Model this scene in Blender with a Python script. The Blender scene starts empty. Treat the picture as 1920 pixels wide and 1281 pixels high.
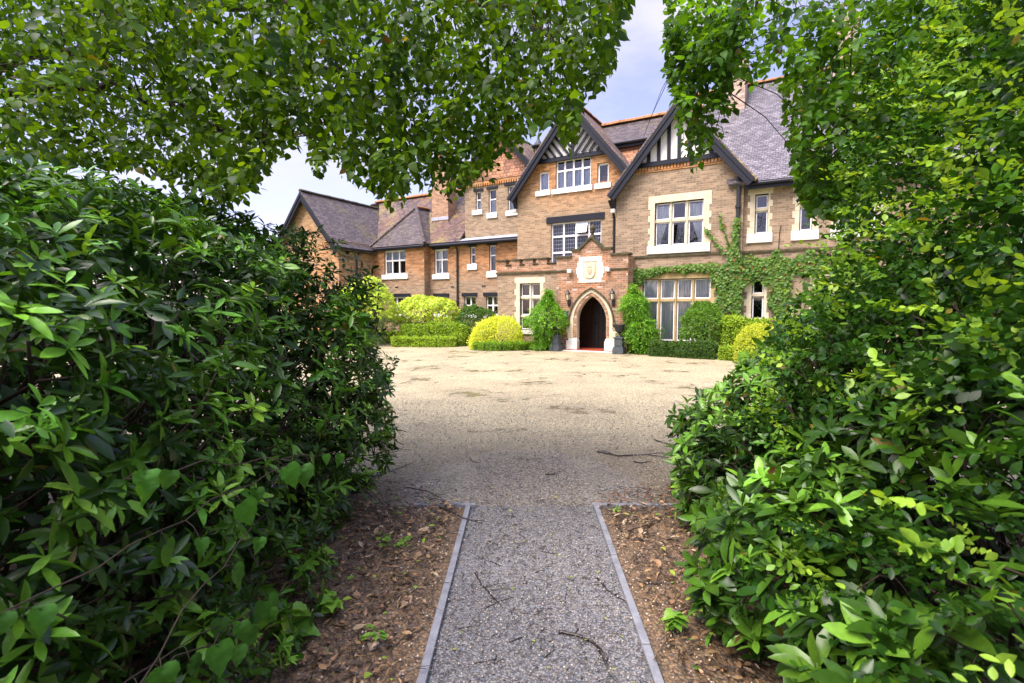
import bpy, math, random
import numpy as np
from mathutils import Vector, Matrix, noise as mnoise
from mathutils.geometry import tessellate_polygon
random.seed(7)
RNG = np.random.default_rng(11)
D = bpy.data
SC = bpy.context.scene
COL = SC.collection
R = math.radians

# ------------------------------------------------------------------ scene / camera / light
SC.view_settings.view_transform = 'Standard'
SC.view_settings.look = 'None'
SC.view_settings.gamma = 1.0
SC.view_settings.exposure = 1.2
SC.view_settings.use_curve_mapping = False
SC.cycles.use_denoising = True
SC.cycles.max_bounces = 7
SC.cycles.diffuse_bounces = 3
SC.cycles.glossy_bounces = 3
SC.cycles.transmission_bounces = 4
SC.cycles.transparent_max_bounces = 10
SC.cycles.caustics_reflective = False
SC.cycles.caustics_refractive = False

cam = D.objects.new('camera', D.cameras.new('camera'))
COL.objects.link(cam)
cam.location = (0, 0, 1.6)
cam.rotation_euler = (R(90) - math.atan(60 / 960), 0, 0)
cam.data.lens = 18
cam.data.sensor_width = 36
cam.data.clip_start = 0.02
cam.data.clip_end = 2000
cam.data.dof.use_dof = True
cam.data.dof.focus_distance = 9
cam.data.dof.aperture_fstop = 5.6
SC.camera = cam

SUN_EL, SUN_AZ = 58, 228      # azimuth: clockwise from +Y; the sun stands high at the left, a little behind the camera
sun = D.objects.new('sun', D.lights.new('sun', 'SUN'))
COL.objects.link(sun)
sun.data.energy = 3.0
sun.data.angle = R(38)
sun.data.color = (1, .95, .86)
sd = Vector((math.sin(R(SUN_AZ)) * math.cos(R(SUN_EL)), math.cos(R(SUN_AZ)) * math.cos(R(SUN_EL)), math.sin(R(SUN_EL))))
sun.rotation_euler = (-sd).to_track_quat('-Z', 'Y').to_euler()
sun.location = (0, -20, 40)

# ------------------------------------------------------------------ node helper
class NT:
    def __init__(s, tree):
        s.t = tree
        tree.nodes.clear()
    def n(s, typ, ins=None, **kw):
        nd = s.t.nodes.new(typ)
        for k, v in kw.items():
            setattr(nd, k, v)
        for k, v in (ins or {}).items():
            sk = nd.inputs[k]
            if isinstance(v, tuple) and len(v) == 2 and hasattr(v[0], 'outputs'):
                s.t.links.new(v[0].outputs[v[1]], sk)
            elif hasattr(v, 'outputs'):
                s.t.links.new(v.outputs[0], sk)
            else:
                if isinstance(v, tuple) and len(v) == 3 and sk.type == 'RGBA':
                    v = (*v, 1)
                sk.default_value = v
        return nd
    def noise(s, vec, scale, detail=4, rough=.55):
        return s.n('ShaderNodeTexNoise', {'Vector': vec, 'Scale': scale, 'Detail': detail, 'Roughness': rough})
    def ramp(s, fac, stops):
        r = s.n('ShaderNodeValToRGB', {'Fac': fac})
        e = r.color_ramp.elements
        while len(e) < len(stops):
            e.new(.5)
        for i, (p, c) in enumerate(stops):
            e[i].position = p
            e[i].color = (*c, 1) if isinstance(c, tuple) else (c, c, c, 1)
        return r
    def mix(s, fac, a, b, blend='MIX'):
        m = s.n('ShaderNodeMix', data_type='RGBA', blend_type=blend)
        for i, v in ((0, fac), (6, a), (7, b)):
            sk = m.inputs[i]
            if isinstance(v, tuple) and len(v) == 2 and hasattr(v[0], 'outputs'):
                s.t.links.new(v[0].outputs[v[1]], sk)
            elif hasattr(v, 'outputs'):
                s.t.links.new(v.outputs[2] if v.bl_idname == 'ShaderNodeMix' else v.outputs[0], sk)
            else:
                sk.default_value = (*v, 1) if isinstance(v, tuple) else v
        return (m, 2)
    def math(s, op, a, b=0.0, c=None):
        d = {0: a, 1: b}
        if c is not None:
            d[2] = c
        return s.n('ShaderNodeMath', d, operation=op)
    def bump(s, h, strength, dist):
        return s.n('ShaderNodeBump', {'Height': h, 'Strength': strength, 'Distance': dist})
    def out(s, sh):
        s.n('ShaderNodeOutputMaterial', {'Surface': sh})
MATS = {}
def mat(name):
    m = D.materials.new(name)
    m.use_nodes = True
    MATS[name] = m
    return m, NT(m.node_tree)

def plain(name, c, rough=.6, spec=.4, nscale=6, namt=.25, metal=0, bump=0):
    m, t = mat(name)
    co = (t.n('ShaderNodeTexCoord'), 3)
    nz = t.noise(co, nscale, 5)
    col = t.mix(t.ramp(nz, [(.3, 1 - namt), (.7, 1 + namt * .4)]), (0, 0, 0), c)
    mul = t.mix(1.0, c, t.ramp(nz, [(.3, 1 - namt), (.7, 1.0)]), 'MULTIPLY')
    ins = {'Base Color': mul, 'Roughness': rough, 'Specular IOR Level': spec, 'Metallic': metal}
    if bump:
        ins['Normal'] = t.bump(t.noise(co, nscale * 6, 3), bump, .01)
    t.out(t.n('ShaderNodeBsdfPrincipled', ins))
    return m

def cellnoise(t, uv, w_, h_):
    """one random value per brick or tile, in step with the half-offset bond"""
    sx = t.n('ShaderNodeSeparateXYZ', {0: uv})
    row = t.math('FLOOR', t.math('DIVIDE', (sx, 1), h_))
    odd = t.math('MULTIPLY', t.math('FLOORED_MODULO', row, 2.0), .5)
    colm = t.math('FLOOR', t.math('ADD', t.math('DIVIDE', (sx, 0), w_), odd))
    return t.n('ShaderNodeTexWhiteNoise', {'Vector': t.n('ShaderNodeCombineXYZ', {0: colm, 1: row})}, noise_dimensions='2D')

def brick(name, c1, c2, mortar, grime, gamt, zfade=None, pale=0.0):
    m, t = mat(name)
    tc = t.n('ShaderNodeTexCoord')
    uv, ob = (tc, 2), (tc, 3)
    b = t.n('ShaderNodeTexBrick', {'Vector': uv, 'Color1': c1, 'Color2': c2, 'Mortar': mortar, 'Scale': 1.0,
            'Mortar Size': .0085, 'Mortar Smooth': .3, 'Bias': -.1, 'Brick Width': .225, 'Row Height': .075}, offset=.5, squash=1)
    n1 = t.noise(ob, .55, 6, .62)
    n2 = t.noise(ob, 2.6, 5, .65)
    cell = cellnoise(t, uv, .225, .075)
    col = t.mix(1.0, b, t.ramp((cell, 0), [(0, .6), (.5, .95), (1, 1.22)]), 'MULTIPLY')
    mask = t.ramp(t.math('ADD', t.math('MULTIPLY', n1, .65), t.math('MULTIPLY', n2, .35)), [(.5 - gamt * .3, 0.0), (.56 - gamt * .12, 1.0)] if gamt < 1 else [(.25, .2), (.5, 1.0)])
    fac = t.math('MULTIPLY', mask, min(.86, .4 + gamt * .4))
    if zfade:                                       # weathered below, clean brick above (algae and soot on the wall)
        z = t.n('ShaderNodeSeparateXYZ', {0: ob})
        zz = t.math('ADD', (z, 2), t.math('MULTIPLY', t.math('SUBTRACT', n1, .5), 2.2))
        mr = t.n('ShaderNodeMapRange', {0: zz, 1: zfade[0], 2: zfade[1], 3: .82, 4: .1})
        fac = t.math('MAXIMUM', t.math('MULTIPLY', fac, .3), mr)
    g = t.mix(1.0, grime, t.ramp((cell, 0), [(0, .66), (1, 1.2)]), 'MULTIPLY')
    g = t.mix(t.math('MULTIPLY', t.math('SUBTRACT', 1, (b, 1)), 1.0), t.mix(.65, grime, mortar), g)
    col = t.mix(fac, col, g)
    if pale:
        wb = t.ramp(t.math('ADD', t.math('MULTIPLY', (cell, 0), .45), t.math('MULTIPLY', n2, .55)), [(.66, 0.0), (.74, pale)])
        col = t.mix(wb, col, (.55, .5, .45))
    hgt = t.math('ADD', t.math('MULTIPLY', t.math('SUBTRACT', 1, (b, 1)), 1.0), t.math('MULTIPLY', n2, .4))
    t.out(t.n('ShaderNodeBsdfPrincipled', {'Base Color': col, 'Roughness': .85, 'Specular IOR Level': .25, 'Normal': t.bump(hgt, .6, .012)}))
    return m

def tiles(name, c1, c2, moss, mossamt, tw=.17, th=.115, orange=None):
    m, t = mat(name)
    tc = t.n('ShaderNodeTexCoord')
    uv, ob = (tc, 2), (tc, 3)
    b = t.n('ShaderNodeTexBrick', {'Vector': uv, 'Color1': c1, 'Color2': c2, 'Mortar': (.012, .01, .01), 'Scale': 1.0,
            'Mortar Size': .007, 'Mortar Smooth': .2, 'Bias': 0, 'Brick Width': tw, 'Row Height': th}, offset=.5)
    cell = cellnoise(t, uv, tw, th)
    col = t.mix(1.0, b, t.ramp((cell, 0), [(0, .6), (.6, 1.0), (1, 1.5)]), 'MULTIPLY')
    n1 = t.noise(ob, .8, 6, .65)
    n2 = t.noise(ob, 6, 5, .7)
    if orange:
        col = t.mix(t.ramp(t.noise(ob, .45, 3), [(.46, 0.0), (.66, .7)]), col, orange)
        col = t.mix(1.0, col, t.ramp((cell, 0), [(0, .7), (1, 1.2)]), 'MULTIPLY')
    mm = t.ramp(t.math('ADD', t.math('MULTIPLY', n1, .5), t.math('MULTIPLY', n2, .5)), [(.62 - mossamt * .2, 0.0), (.7 - mossamt * .18, .9)])
    col = t.mix(mm, col, moss)
    sx = t.n('ShaderNodeSeparateXYZ', {0: uv})
    saw = t.math('SUBTRACT', 1, t.math('FRACT', t.math('DIVIDE', (sx, 1), th)))
    h = t.math('ADD', saw, t.math('ADD', t.math('MULTIPLY', (b, 1), -.5), t.math('MULTIPLY', (cell, 0), .45)))
    h = t.math('ADD', h, t.math('MULTIPLY', mm, .5))
    t.out(t.n('ShaderNodeBsdfPrincipled', {'Base Color': col, 'Roughness': .62, 'Specular IOR Level': .45, 'Normal': t.bump(h, .8, .03)}))
    return m

def leafmat(name, trans=.35, rough=.33, spec=.35, tint=(1.25, 1.15, .5), vein=True):
    m, t = mat(name)
    at = t.n('ShaderNodeAttribute', attribute_name='leafcol')
    col = (at, 0)
    if vein:
        tc = t.n('ShaderNodeTexCoord')
        nz = t.noise((tc, 3), 60, 3)
        col = t.mix(1.0, col, t.ramp(nz, [(.3, .8), (.7, 1.12)]), 'MULTIPLY')
    p = t.n('ShaderNodeBsdfPrincipled', {'Base Color': col, 'Roughness': rough, 'Specular IOR Level': spec})
    tr = t.n('ShaderNodeBsdfTranslucent', {'Color': t.mix(1.0, col, tint, 'MULTIPLY')})
    t.out(t.n('ShaderNodeMixShader', {0: trans, 1: p, 2: tr}))
    return m

M_TAN = brick('tan_weathered_brick', (.34, .17, .07), (.27, .13, .055), (.36, .3, .22), (.28, .225, .15), .85)
M_ORANGE = brick('orange_brick', (.46, .19, .055), (.37, .14, .04), (.38, .3, .2), (.25, .2, .14), .35, zfade=(2.7, 4.0))
M_GABLEB = brick('gable_brick', (.48, .21, .06), (.38, .15, .045), (.4, .31, .2), (.285, .22, .14), .5, zfade=(5.7, 7.0))
M_PORCH = brick('porch_brick', (.4, .165, .065), (.31, .115, .045), (.42, .36, .27), (.27, .2, .13), .3, pale=.5)
M_WINGB = brick('wing_brick', (.5, .22, .065), (.4, .16, .05), (.4, .32, .22), (.38, .27, .15), .5)
M_CHIM = brick('chimney_brick', (.42, .18, .07), (.33, .13, .05), (.4, .33, .24), (.36, .25, .17), .5)
M_CHIMP = brick('pale_chimney_brick', (.5, .32, .24), (.42, .25, .18), (.5, .43, .35), (.46, .36, .28), .5)
M_DENT = brick('rubbed_brick', (.5, .21, .055), (.42, .17, .045), (.35, .26, .16), (.35, .24, .13), .2)
M_ROOF = tiles('purple_roof_tile', (.088, .067, .06), (.06, .046, .043), (.13, .105, .035), .42)
M_ROOFB = tiles('brown_roof_tile', (.1, .066, .058), (.075, .05, .048), (.22, .17, .04), .62, orange=(.15, .075, .042))
M_ROOFG = tiles('grey_roof_tile', (.14, .128, .132), (.11, .1, .105), (.25, .22, .15), .2)
M_HUNG = tiles('hung_wall_tile', (.36, .17, .08), (.28, .12, .06), (.25, .2, .08), .35, tw=.17, th=.15)
M_RIDGE = plain('orange_ridge_tile', (.42, .2, .08), .8, .3, 4, .5, bump=.5)
M_BLACK = plain('black_painted_timber', (.011, .013, .02), .45, .3, 8, .3)
M_WHITE = plain('white_render', (.8, .79, .75), .7, .3, 3, .12)
M_WPAINT = plain('white_window_paint', (.82, .82, .8), .4, .5, 3, .06)
M_STONE = plain('cream_stone', (.66, .58, .4), .85, .25, 3.5, .3, bump=.3)
M_OCHRE = plain('ochre_stone', (.5, .37, .17), .85, .25, 3.5, .3, bump=.3)
M_PALE = plain('pale_stone', (.68, .66, .58), .85, .25, 4, .22, bump=.3)
M_COPE = plain('mossy_coping', (.1, .09, .05), .95, .2, 9, .6, bump=.8)
M_LEAD = plain('lead_flashing', (.42, .44, .5), .5, .5, 5, .3)
M_BLUEST = plain('blue_grey_stone', (.28, .32, .36), .8, .3, 5, .3)
M_IRON = plain('black_cast_iron', (.018, .02, .022), .5, .5, 12, .4)
M_URN = plain('dark_lead_urn', (.07, .085, .09), .6, .45, 9, .45, bump=.4)
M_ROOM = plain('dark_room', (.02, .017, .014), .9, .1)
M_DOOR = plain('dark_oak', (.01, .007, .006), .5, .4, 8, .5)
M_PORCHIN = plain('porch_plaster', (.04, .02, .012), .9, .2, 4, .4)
M_REDTILE = plain('red_quarry_tile', (.33, .06, .025), .5, .4, 9, .3)
M_CURT = plain('net_curtain', (.82, .86, .88), .9, .2, 2, .1)
M_SKYBLIND = plain('sky_reflection_blind', (.62, .7, .84), .9, .2, 2, .1)  # pale blue standing in for sky reflected in the windows
M_GREEN = plain('green_sign_paint', (.02, .12, .06), .5, .4)
M_BARK = plain('grey_bark', (.07, .052, .035), .9, .2, 14, .5, bump=.8)
M_STEM = plain('dark_stem', (.045, .03, .02), .8, .3, 30, .4)
M_TWIG = plain('wet_twig', (.02, .013, .009), .45, .5, 40, .4)
M_TWIGP = plain('pale_twig', (.13, .09, .055), .7, .4, 40, .4)
M_VSTEM = plain('green_vine_stem', (.13, .26, .04), .5, .4, 20, .2)
M_LAMP = plain('lantern_glass', (.62, .56, .36), .2, .5, 4, .1)

def glassmat():
    m, t = mat('window_glass')
    tr = t.n('ShaderNodeBsdfTransparent', {'Color': (.94, .96, .97)})
    gl = t.n('ShaderNodeBsdfGlossy', {'Color': (.9, .93, 1), 'Roughness': .02})
    fr = t.n('ShaderNodeFresnel', {'IOR': 1.5})
    fac = t.math('ADD', t.math('MULTIPLY', fr, 1.3), .03)
    t.out(t.n('ShaderNodeMixShader', {0: fac, 1: tr, 2: gl}))
    return m
M_GLASS = glassmat()
def leadedmat():
    m, t = mat('leaded_glass')
    uv = (t.n('ShaderNodeTexCoord'), 2)
    s = t.n('ShaderNodeSeparateXYZ', {0: uv})
    wob = t.math('MULTIPLY', t.math('SINE', t.math('MULTIPLY', (s, 1), 60.0)), .016)
    a = t.math('ADD', (s, 0), wob)
    l1 = t.math('ABSOLUTE', t.math('SUBTRACT', t.math('FRACT', t.math('DIVIDE', a, .11)), .5))
    wob2 = t.math('MULTIPLY', t.math('SINE', t.math('MULTIPLY', (s, 0), 84.0)), .014)
    l2 = t.math('ABSOLUTE', t.math('SUBTRACT', t.math('FRACT', t.math('DIVIDE', t.math('ADD', (s, 1), wob2), .16)), .5))
    ln = t.math('GREATER_THAN', t.math('MAXIMUM', t.math('MULTIPLY', l1, 1.0), t.math('MULTIPLY', l2, .97)), .44)
    col = t.mix(ln, (.005, .007, .016), (.2, .22, .27))
    t.out(t.n('ShaderNodeBsdfPrincipled', {'Base Color': col, 'Roughness': t.math('ADD', t.math('MULTIPLY', ln, .4), .05), 'Specular IOR Level': .5}))
    return m
M_LEADED = leadedmat()

L_RHODO = leafmat('rhododendron_leaf', .25, .3, .32)
L_ROUND = leafmat('oval_leaf', .42, .38, .28, (1.4, 1.2, .35))
L_LINDEN = leafmat('linden_leaf', .6, .45, .25, (1.5, 1.25, .3))
L_SHRUB = leafmat('shrub_leaf', .4, .45, .3, vein=False)
L_DRY = leafmat('dry_leaf', .08, .5, .5, (1, .8, .5))

# ------------------------------------------------------------------ mesh builders
def link(o, parent=None):
    COL.objects.link(o)
    if parent is not None:
        o.parent = parent
    return o
def empty(name, loc=(0, 0, 0), rz=0):
    o = D.objects.new(name, None)
    o.location = loc
    o.rotation_euler = (0, 0, rz)
    o.empty_display_size = .3
    return link(o)
def tag(o, label=None, cat=None, group=None, kind=None):
    for k, v in (('label', label), ('category', cat), ('group', group), ('kind', kind)):
        if v:
            o[k] = v
    return o

class MB:
    """collects polygons; builds ONE mesh object with metre UVs (horizontal run, up-slope run)"""
    def __init__(s):
        s.v, s.f = [], []
    def poly(s, pts):
        i = len(s.v)
        s.v += [tuple(p) for p in pts]
        s.f.append(tuple(range(i, i + len(pts))))
    def box(s, a, b):
        x0, y0, z0 = [min(p, q) for p, q in zip(a, b)]
        x1, y1, z1 = [max(p, q) for p, q in zip(a, b)]
        i = len(s.v)
        s.v += [(x0, y0, z0), (x1, y0, z0), (x1, y1, z0), (x0, y1, z0), (x0, y0, z1), (x1, y0, z1), (x1, y1, z1), (x0, y1, z1)]
        s.f += [tuple(i + k for k in q) for q in ((0, 3, 2, 1), (4, 5, 6, 7), (0, 1, 5, 4), (1, 2, 6, 5), (2, 3, 7, 6), (3, 0, 4, 7))]
        return s
    def prism(s, pts, d):
        """extrude planar polygon pts by vector d"""
        n = len(pts)
        P = [Vector(p) for p in pts]
        d = Vector(d)
        nrm = sum((P[k].cross(P[(k + 1) % n]) for k in range(n)), Vector())
        if nrm.dot(d) > 0:
            P.reverse()
        Q = [p + d for p in P]
        i = len(s.v)
        s.v += [tuple(p) for p in P + Q]
        s.f.append(tuple(range(i, i + n)))
        s.f.append(tuple(i + n + k for k in reversed(range(n))))
        for k in range(n):
            k2 = (k + 1) % n
            s.f.append((i + k, i + n + k, i + n + k2, i + k2))
        return s
    def beam(s, p, q, w, d, up=(0, 0, 1), off=0):
        """bar along pq, width w across (in the plane of pq and up), depth d"""
        p, q = Vector(p), Vector(q)
        a = (q - p).normalized()
        side = a.cross(Vector(up)).normalized()
        u = side.cross(a).normalized()
        return s.prism([p - u * w / 2, q - u * w / 2, q + u * w / 2, p + u * w / 2], side * d)
    def wall(s, outer, holes, fn, reveal=None):
        """flat wall in 2D (a,b) mapped by fn(a,b,depth); holes get reveals"""
        loops = [[Vector((a, b, 0)) for a, b in outer]] + [[Vector((a, b, 0)) for a, b in h] for h in holes]
        flat = [p for l in loops for p in l]
        i = len(s.v)
        s.v += [tuple(fn(p.x, p.y, 0)) for p in flat]
        for t in tessellate_polygon(loops):
            a, b, c = [flat[k] for k in t]
            cr = (b - a).cross(c - a).z
            if abs(cr) < 1e-9:
                continue
            t = t if cr > 0 else (t[0], t[2], t[1])
            s.f.append(tuple(i + k for k in t))
        for h in holes:
            if reveal:
                for k in range(len(h)):
                    (a0, b0), (a1, b1) = h[k], h[(k + 1) % len(h)]
                    s.poly([fn(a0, b0, 0), fn(a1, b1, 0), fn(a1, b1, reveal), fn(a0, b0, reveal)])
        return s
    def tube(s, pts, rad, n=6, cap=True):
        P = [Vector(p) for p in pts]
        rings = []
        ref = Vector((.3, .2, 1)).normalized()
        for k, p in enumerate(P):
            t = (P[min(k + 1, len(P) - 1)] - P[max(k - 1, 0)])
            t = t.normalized() if t.length > 1e-9 else Vector((0, 0, 1))
            x = t.cross(ref)
            x = x.normalized() if x.length > 1e-3 else t.orthogonal().normalized()
            y = t.cross(x)
            r = rad[k] if isinstance(rad, (list, tuple)) else rad
            i = len(s.v)
            for j in range(n):
                a = 2 * math.pi * j / n
                s.v.append(tuple(p + x * math.cos(a) * r + y * math.sin(a) * r))
            rings.append(i)
        for a, b in zip(rings, rings[1:]):
            for j in range(n):
                s.f.append((a + j, a + (j + 1) % n, b + (j + 1) % n, b + j))
        if cap:
            s.f.append(tuple(rings[0] + j for j in reversed(range(n))))
            s.f.append(tuple(rings[-1] + j for j in range(n)))
        return s
    def lathe(s, prof, c=(0, 0, 0), n=20):
        i0 = len(s.v)
        for r, z in prof:
            for j in range(n):
                a = 2 * math.pi * j / n
                s.v.append((c[0] + r * math.cos(a), c[1] + r * math.sin(a), c[2] + z))
        for k in range(len(prof) - 1):
            for j in range(n):
                a, b = i0 + k * n, i0 + (k + 1) * n
                s.f.append((a + j, a + (j + 1) % n, b + (j + 1) % n, b + j))
        return s
    def build(s, name, m, parent=None, smooth=False, bevel=0):
        me = D.meshes.new(name)
        me.from_pydata(s.v, [], s.f)
        me.materials.append(m)
        me.update()
        nf = len(me.polygons)
        nrm = np.zeros(nf * 3)
        me.polygons.foreach_get('normal', nrm)
        nrm = nrm.reshape(-1, 3)
        nl = len(me.loops)
        li = np.zeros(nl, dtype=np.int32)
        me.loops.foreach_get('vertex_index', li)
        tot = np.zeros(nf, dtype=np.int32)
        me.polygons.foreach_get('loop_total', tot)
        fi = np.repeat(np.arange(nf), tot)
        co = np.zeros(len(me.vertices) * 3)
        me.vertices.foreach_get('co', co)
        co = co.reshape(-1, 3)
        N = nrm[fi]
        P = co[li]
        h = np.stack([-N[:, 1], N[:, 0], np.zeros(nl)], 1)
        hl = np.linalg.norm(h, axis=1)
        flat = hl < .05
        h[flat] = (1, 0, 0)
        hl[flat] = 1
        h /= hl[:, None]
        up = np.cross(N, h)
        uv = np.stack([(P * h).sum(1), (P * up).sum(1)], 1)
        l = me.uv_layers.new(name='UVMap')
        l.data.foreach_set('uv', uv.astype(np.float32).ravel())
        if smooth:
            me.polygons.foreach_set('use_smooth', [True] * nf)
        o = link(D.objects.new(name, me), parent)
        if bevel:
            b = o.modifiers.new('bevel', 'BEVEL')
            b.width = bevel
            b.segments = 2
            b.limit_method = 'ANGLE'
        return o

# ------------------------------------------------------------------ leaves
def blade(stations, curl=.12, fold=.2, tip=None):
    """leaf blade along +x (length 1): list of (t, halfwidth)"""
    v, f = [], []
    for t, w in stations:
        z = -curl * t * t
        v += [(t, -w, z + fold * w), (t, 0, z), (t, w, z + fold * w)]
    for k in range(len(stations) - 1):
        a, b = 3 * k, 3 * k + 3
        f += [(a, b, b + 1, a + 1), (a + 1, b + 1, b + 2, a + 2)]
    return np.array(v, dtype=np.float64), np.array(f, dtype=np.int64)
T_LANCE = blade([(0, .01), (.1, .035), (.35, .12), (.65, .14), (.88, .075), (1, .006)], .18, .3)
T_OVAL = blade([(0, .015), (.12, .1), (.4, .25), (.7, .24), (.9, .12), (1, .01)], .12, .22)
T_HEART = blade([(-.06, .2), (.08, .36), (.34, .45), (.66, .3), (.88, .1), (1.05, .01)], .2, .15)
CUBE8 = np.array([(x, y, z) for x in (-1, 1) for y in (-1, 1) for z in (-.7, .7)], dtype=float) * .45
T_PEBBLE = (CUBE8, np.array([(0, 1, 3, 2), (4, 6, 7, 5), (0, 4, 5, 1), (2, 3, 7, 6), (0, 2, 6, 4), (1, 5, 7, 3)]))
T_SMALL = blade([(0, .06), (.5, .3), (1, .03)], .15, .2)
T_THIN = blade([(0, .02), (.45, .11), (1, .015)], .25, .2)
T_LOBED0 = blade([(-.08, .12), (.0, .34), (.2, .5), (.45, .46), (.7, .3), (.85, .17), (1.05, .01)], .3, .12)

def broad_leaf():
    """heart-shaped, toothed and quilted blade"""
    st = [(-.1, .2), (-.02, .38), (.12, .5), (.26, .5), (.4, .44), (.54, .37), (.68, .27), (.82, .16), (.94, .06), (1.05, .008)]
    v, f = [], []
    for k, (t, w) in enumerate(st):
        w *= 1 + (.06 if k % 2 else -.06)
        for j, s in enumerate((-1, -.55, 0, .55, 1)):
            z = -.32 * t * t + abs(s) * w * .22 + (.03 if k % 2 else -.03) * (abs(s) > .1) * (abs(s) < .9) + .03 * math.sin(k * 2.1 + j)
            v.append((t - abs(s) * w * .25 * (k < 3), s * w, z))
    for k in range(len(st) - 1):
        for j in range(4):
            a = k * 5 + j
            f.append((a, a + 5, a + 6, a + 1))
    return np.array(v, dtype=float), np.array(f, dtype=np.int64)
T_LOBED = broad_leaf()

def nrm(a):
    return a / np.maximum(np.linalg.norm(a, axis=-1, keepdims=True), 1e-9)
def leaves(name, pos, dirs, norms, length, tmpl, m, cols, parent=None, width=None, origin=None):
    tv, tf = tmpl
    N, K = len(pos), len(tv)
    x = nrm(dirs)
    z = norms - (norms * x).sum(1, keepdims=True) * x
    bad = np.linalg.norm(z, axis=1) < 1e-4
    z[bad] = np.cross(x[bad], np.array([.3, .5, .8]))
    z = nrm(z)
    y = np.cross(z, x)
    L = length[:, None, None]
    W = L if width is None else L * width[:, None, None]
    cw = RNG.uniform(.4, 1.8, N)[:, None, None]
    V = pos[:, None, :] + tv[None, :, 0:1] * L * x[:, None, :] + tv[None, :, 1:2] * W * y[:, None, :] + tv[None, :, 2:3] * cw * L * z[:, None, :]
    if origin is not None:
        V = V - np.array(origin)
    F = (tf[None] + (np.arange(N) * K)[:, None, None]).reshape(-1)
    nf = N * len(tf)
    me = D.meshes.new(name)
    me.vertices.add(N * K)
    me.vertices.foreach_set('co', V.astype(np.float32).ravel())
    me.loops.add(nf * 4)
    me.loops.foreach_set('vertex_index', F.astype(np.int32))
    me.polygons.add(nf)
    me.polygons.foreach_set('loop_start', np.arange(0, nf * 4, 4, dtype=np.int32))
    me.polygons.foreach_set('use_smooth', np.ones(nf, dtype=bool))
    me.materials.append(m)
    a = me.attributes.new('leafcol', 'FLOAT_COLOR', 'POINT')
    c4 = np.concatenate([np.repeat(np.clip(cols, 0, 1), K, axis=0), np.ones((N * K, 1))], 1)
    a.data.foreach_set('color', c4.astype(np.float32).ravel())
    me.update(calc_edges=True)
    me.validate()
    return link(D.objects.new(name, me), parent)
def lerp_cols(n, c0, c1, p=1.0, hue=.06):
    k = RNG.uniform(0, 1, n)[:, None] ** p
    c = np.array(c0) * (1 - k) + np.array(c1) * k
    return c * RNG.uniform(1 - hue, 1 + hue, (n, 3))
def rvec(n):
    return nrm(RNG.normal(size=(n, 3)))
def vnoise(P, s, seed=0):
    """cheap smooth pseudo-noise, about -1..1"""
    r = np.random.default_rng(seed)
    o = np.zeros(len(P))
    for k in range(7):
        d = nrm(r.normal(size=3)) * s * r.uniform(.6, 1.9)
        o += np.sin(P @ d + r.uniform(0, 6.28))
    return o / 3.2

def tired(W, p=.006):
    """a few yellowed or browned leaves"""
    k = RNG.uniform(0, 1, len(W[4])) < p
    W[4][k] = lerp_cols(k.sum(), (.1, .055, .018), (.26, .24, .04))
    return W
def whorls(P, axis, L, cols, n=8, spread=(55, 105), droop=.15, jit=.18):
    """rosettes of leaves round shoot tips -> pos, dir, normal, length, colour"""
    S = len(P)
    axis = nrm(axis)
    h = rvec(S)
    e1 = nrm(np.cross(axis, h))
    e2 = np.cross(axis, e1)
    pos, dr, nm, ln, cl = [], [], [], [], []
    ph0 = RNG.uniform(0, 6.28, S)
    for k in range(n):
        ph = ph0 + k * 2.4 + RNG.normal(0, .2, S)
        th = np.radians(RNG.uniform(*spread, S)) * (.55 + .45 * (k + 1) / n)
        rad = np.cos(ph)[:, None] * e1 + np.sin(ph)[:, None] * e2
        d = np.cos(th)[:, None] * axis + np.sin(th)[:, None] * rad
        nn = np.sin(th)[:, None] * axis - np.cos(th)[:, None] * rad
        d = d + RNG.normal(0, jit, (S, 3)) * .5
        d[:, 2] -= droop
        pos.append(P + axis * RNG.uniform(-.02, .01, (S, 1)) * (k / n) * 3)
        dr.append(d)
        nm.append(nn + RNG.normal(0, jit, (S, 3)))
        ln.append(L * RNG.uniform(.65, 1.15, S) * (.7 + .3 * (k + 1) / n))
        cl.append(cols * RNG.uniform(.85, 1.15, (S, 1)))
    return tired([np.concatenate(q) for q in (pos, dr, nm, ln, cl)])
def sprigs(P, D0, S_len, L, cols, n=10, droop=.25, flat=.5, petiole=.0):
    """shoots with alternate leaves along them"""
    S = len(P)
    D0 = nrm(D0)
    up = np.array([0, 0, 1.])
    side0 = nrm(np.cross(D0, up + RNG.normal(0, .25, (S, 3))))
    nrm0 = np.cross(side0, D0)
    pos, dr, nm, ln, cl = [], [], [], [], []
    for k in range(n):
        t = (k + .6) / n
        c = P + D0 * (S_len * t)[:, None]
        c[:, 2] -= droop * S_len * t * t
        roll = RNG.normal(0, flat, S)[:, None]
        sg = 1 if k % 2 else -1
        sd = side0 * np.cos(roll) * sg + nrm0 * np.sin(roll)
        d = sd * .85 + D0 * RNG.uniform(.25, .8, (S, 1))
        d[:, 2] -= droop * .6
        if k == n - 1:
            d = D0.copy()
        pos.append(c + nrm(d) * petiole * L[:, None])
        dr.append(d)
        nm.append(nrm0 + RNG.normal(0, .35, (S, 3)))
        ln.append(L * RNG.uniform(.6, 1.15, S))
        cl.append(cols * RNG.uniform(.85, 1.15, (S, 1)))
    return tired([np.concatenate(q) for q in (pos, dr, nm, ln, cl)])
# ------------------------------------------------------------------ THE HOUSE (local axes: x along the front, y into the house, z up)
HX, HY, HA = 3.002, 19.543, R(-30)
def H(u, v, w=0):
    return (HX + u * math.cos(HA) - v * math.sin(HA), HY + u * math.sin(HA) + v * math.cos(HA), w)
house = empty('country_house', (HX, HY, 0), HA)
tag(house, 'rambling brick country house with half-timbered gables, tiled roofs and an arched stone porch', 'house')

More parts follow.
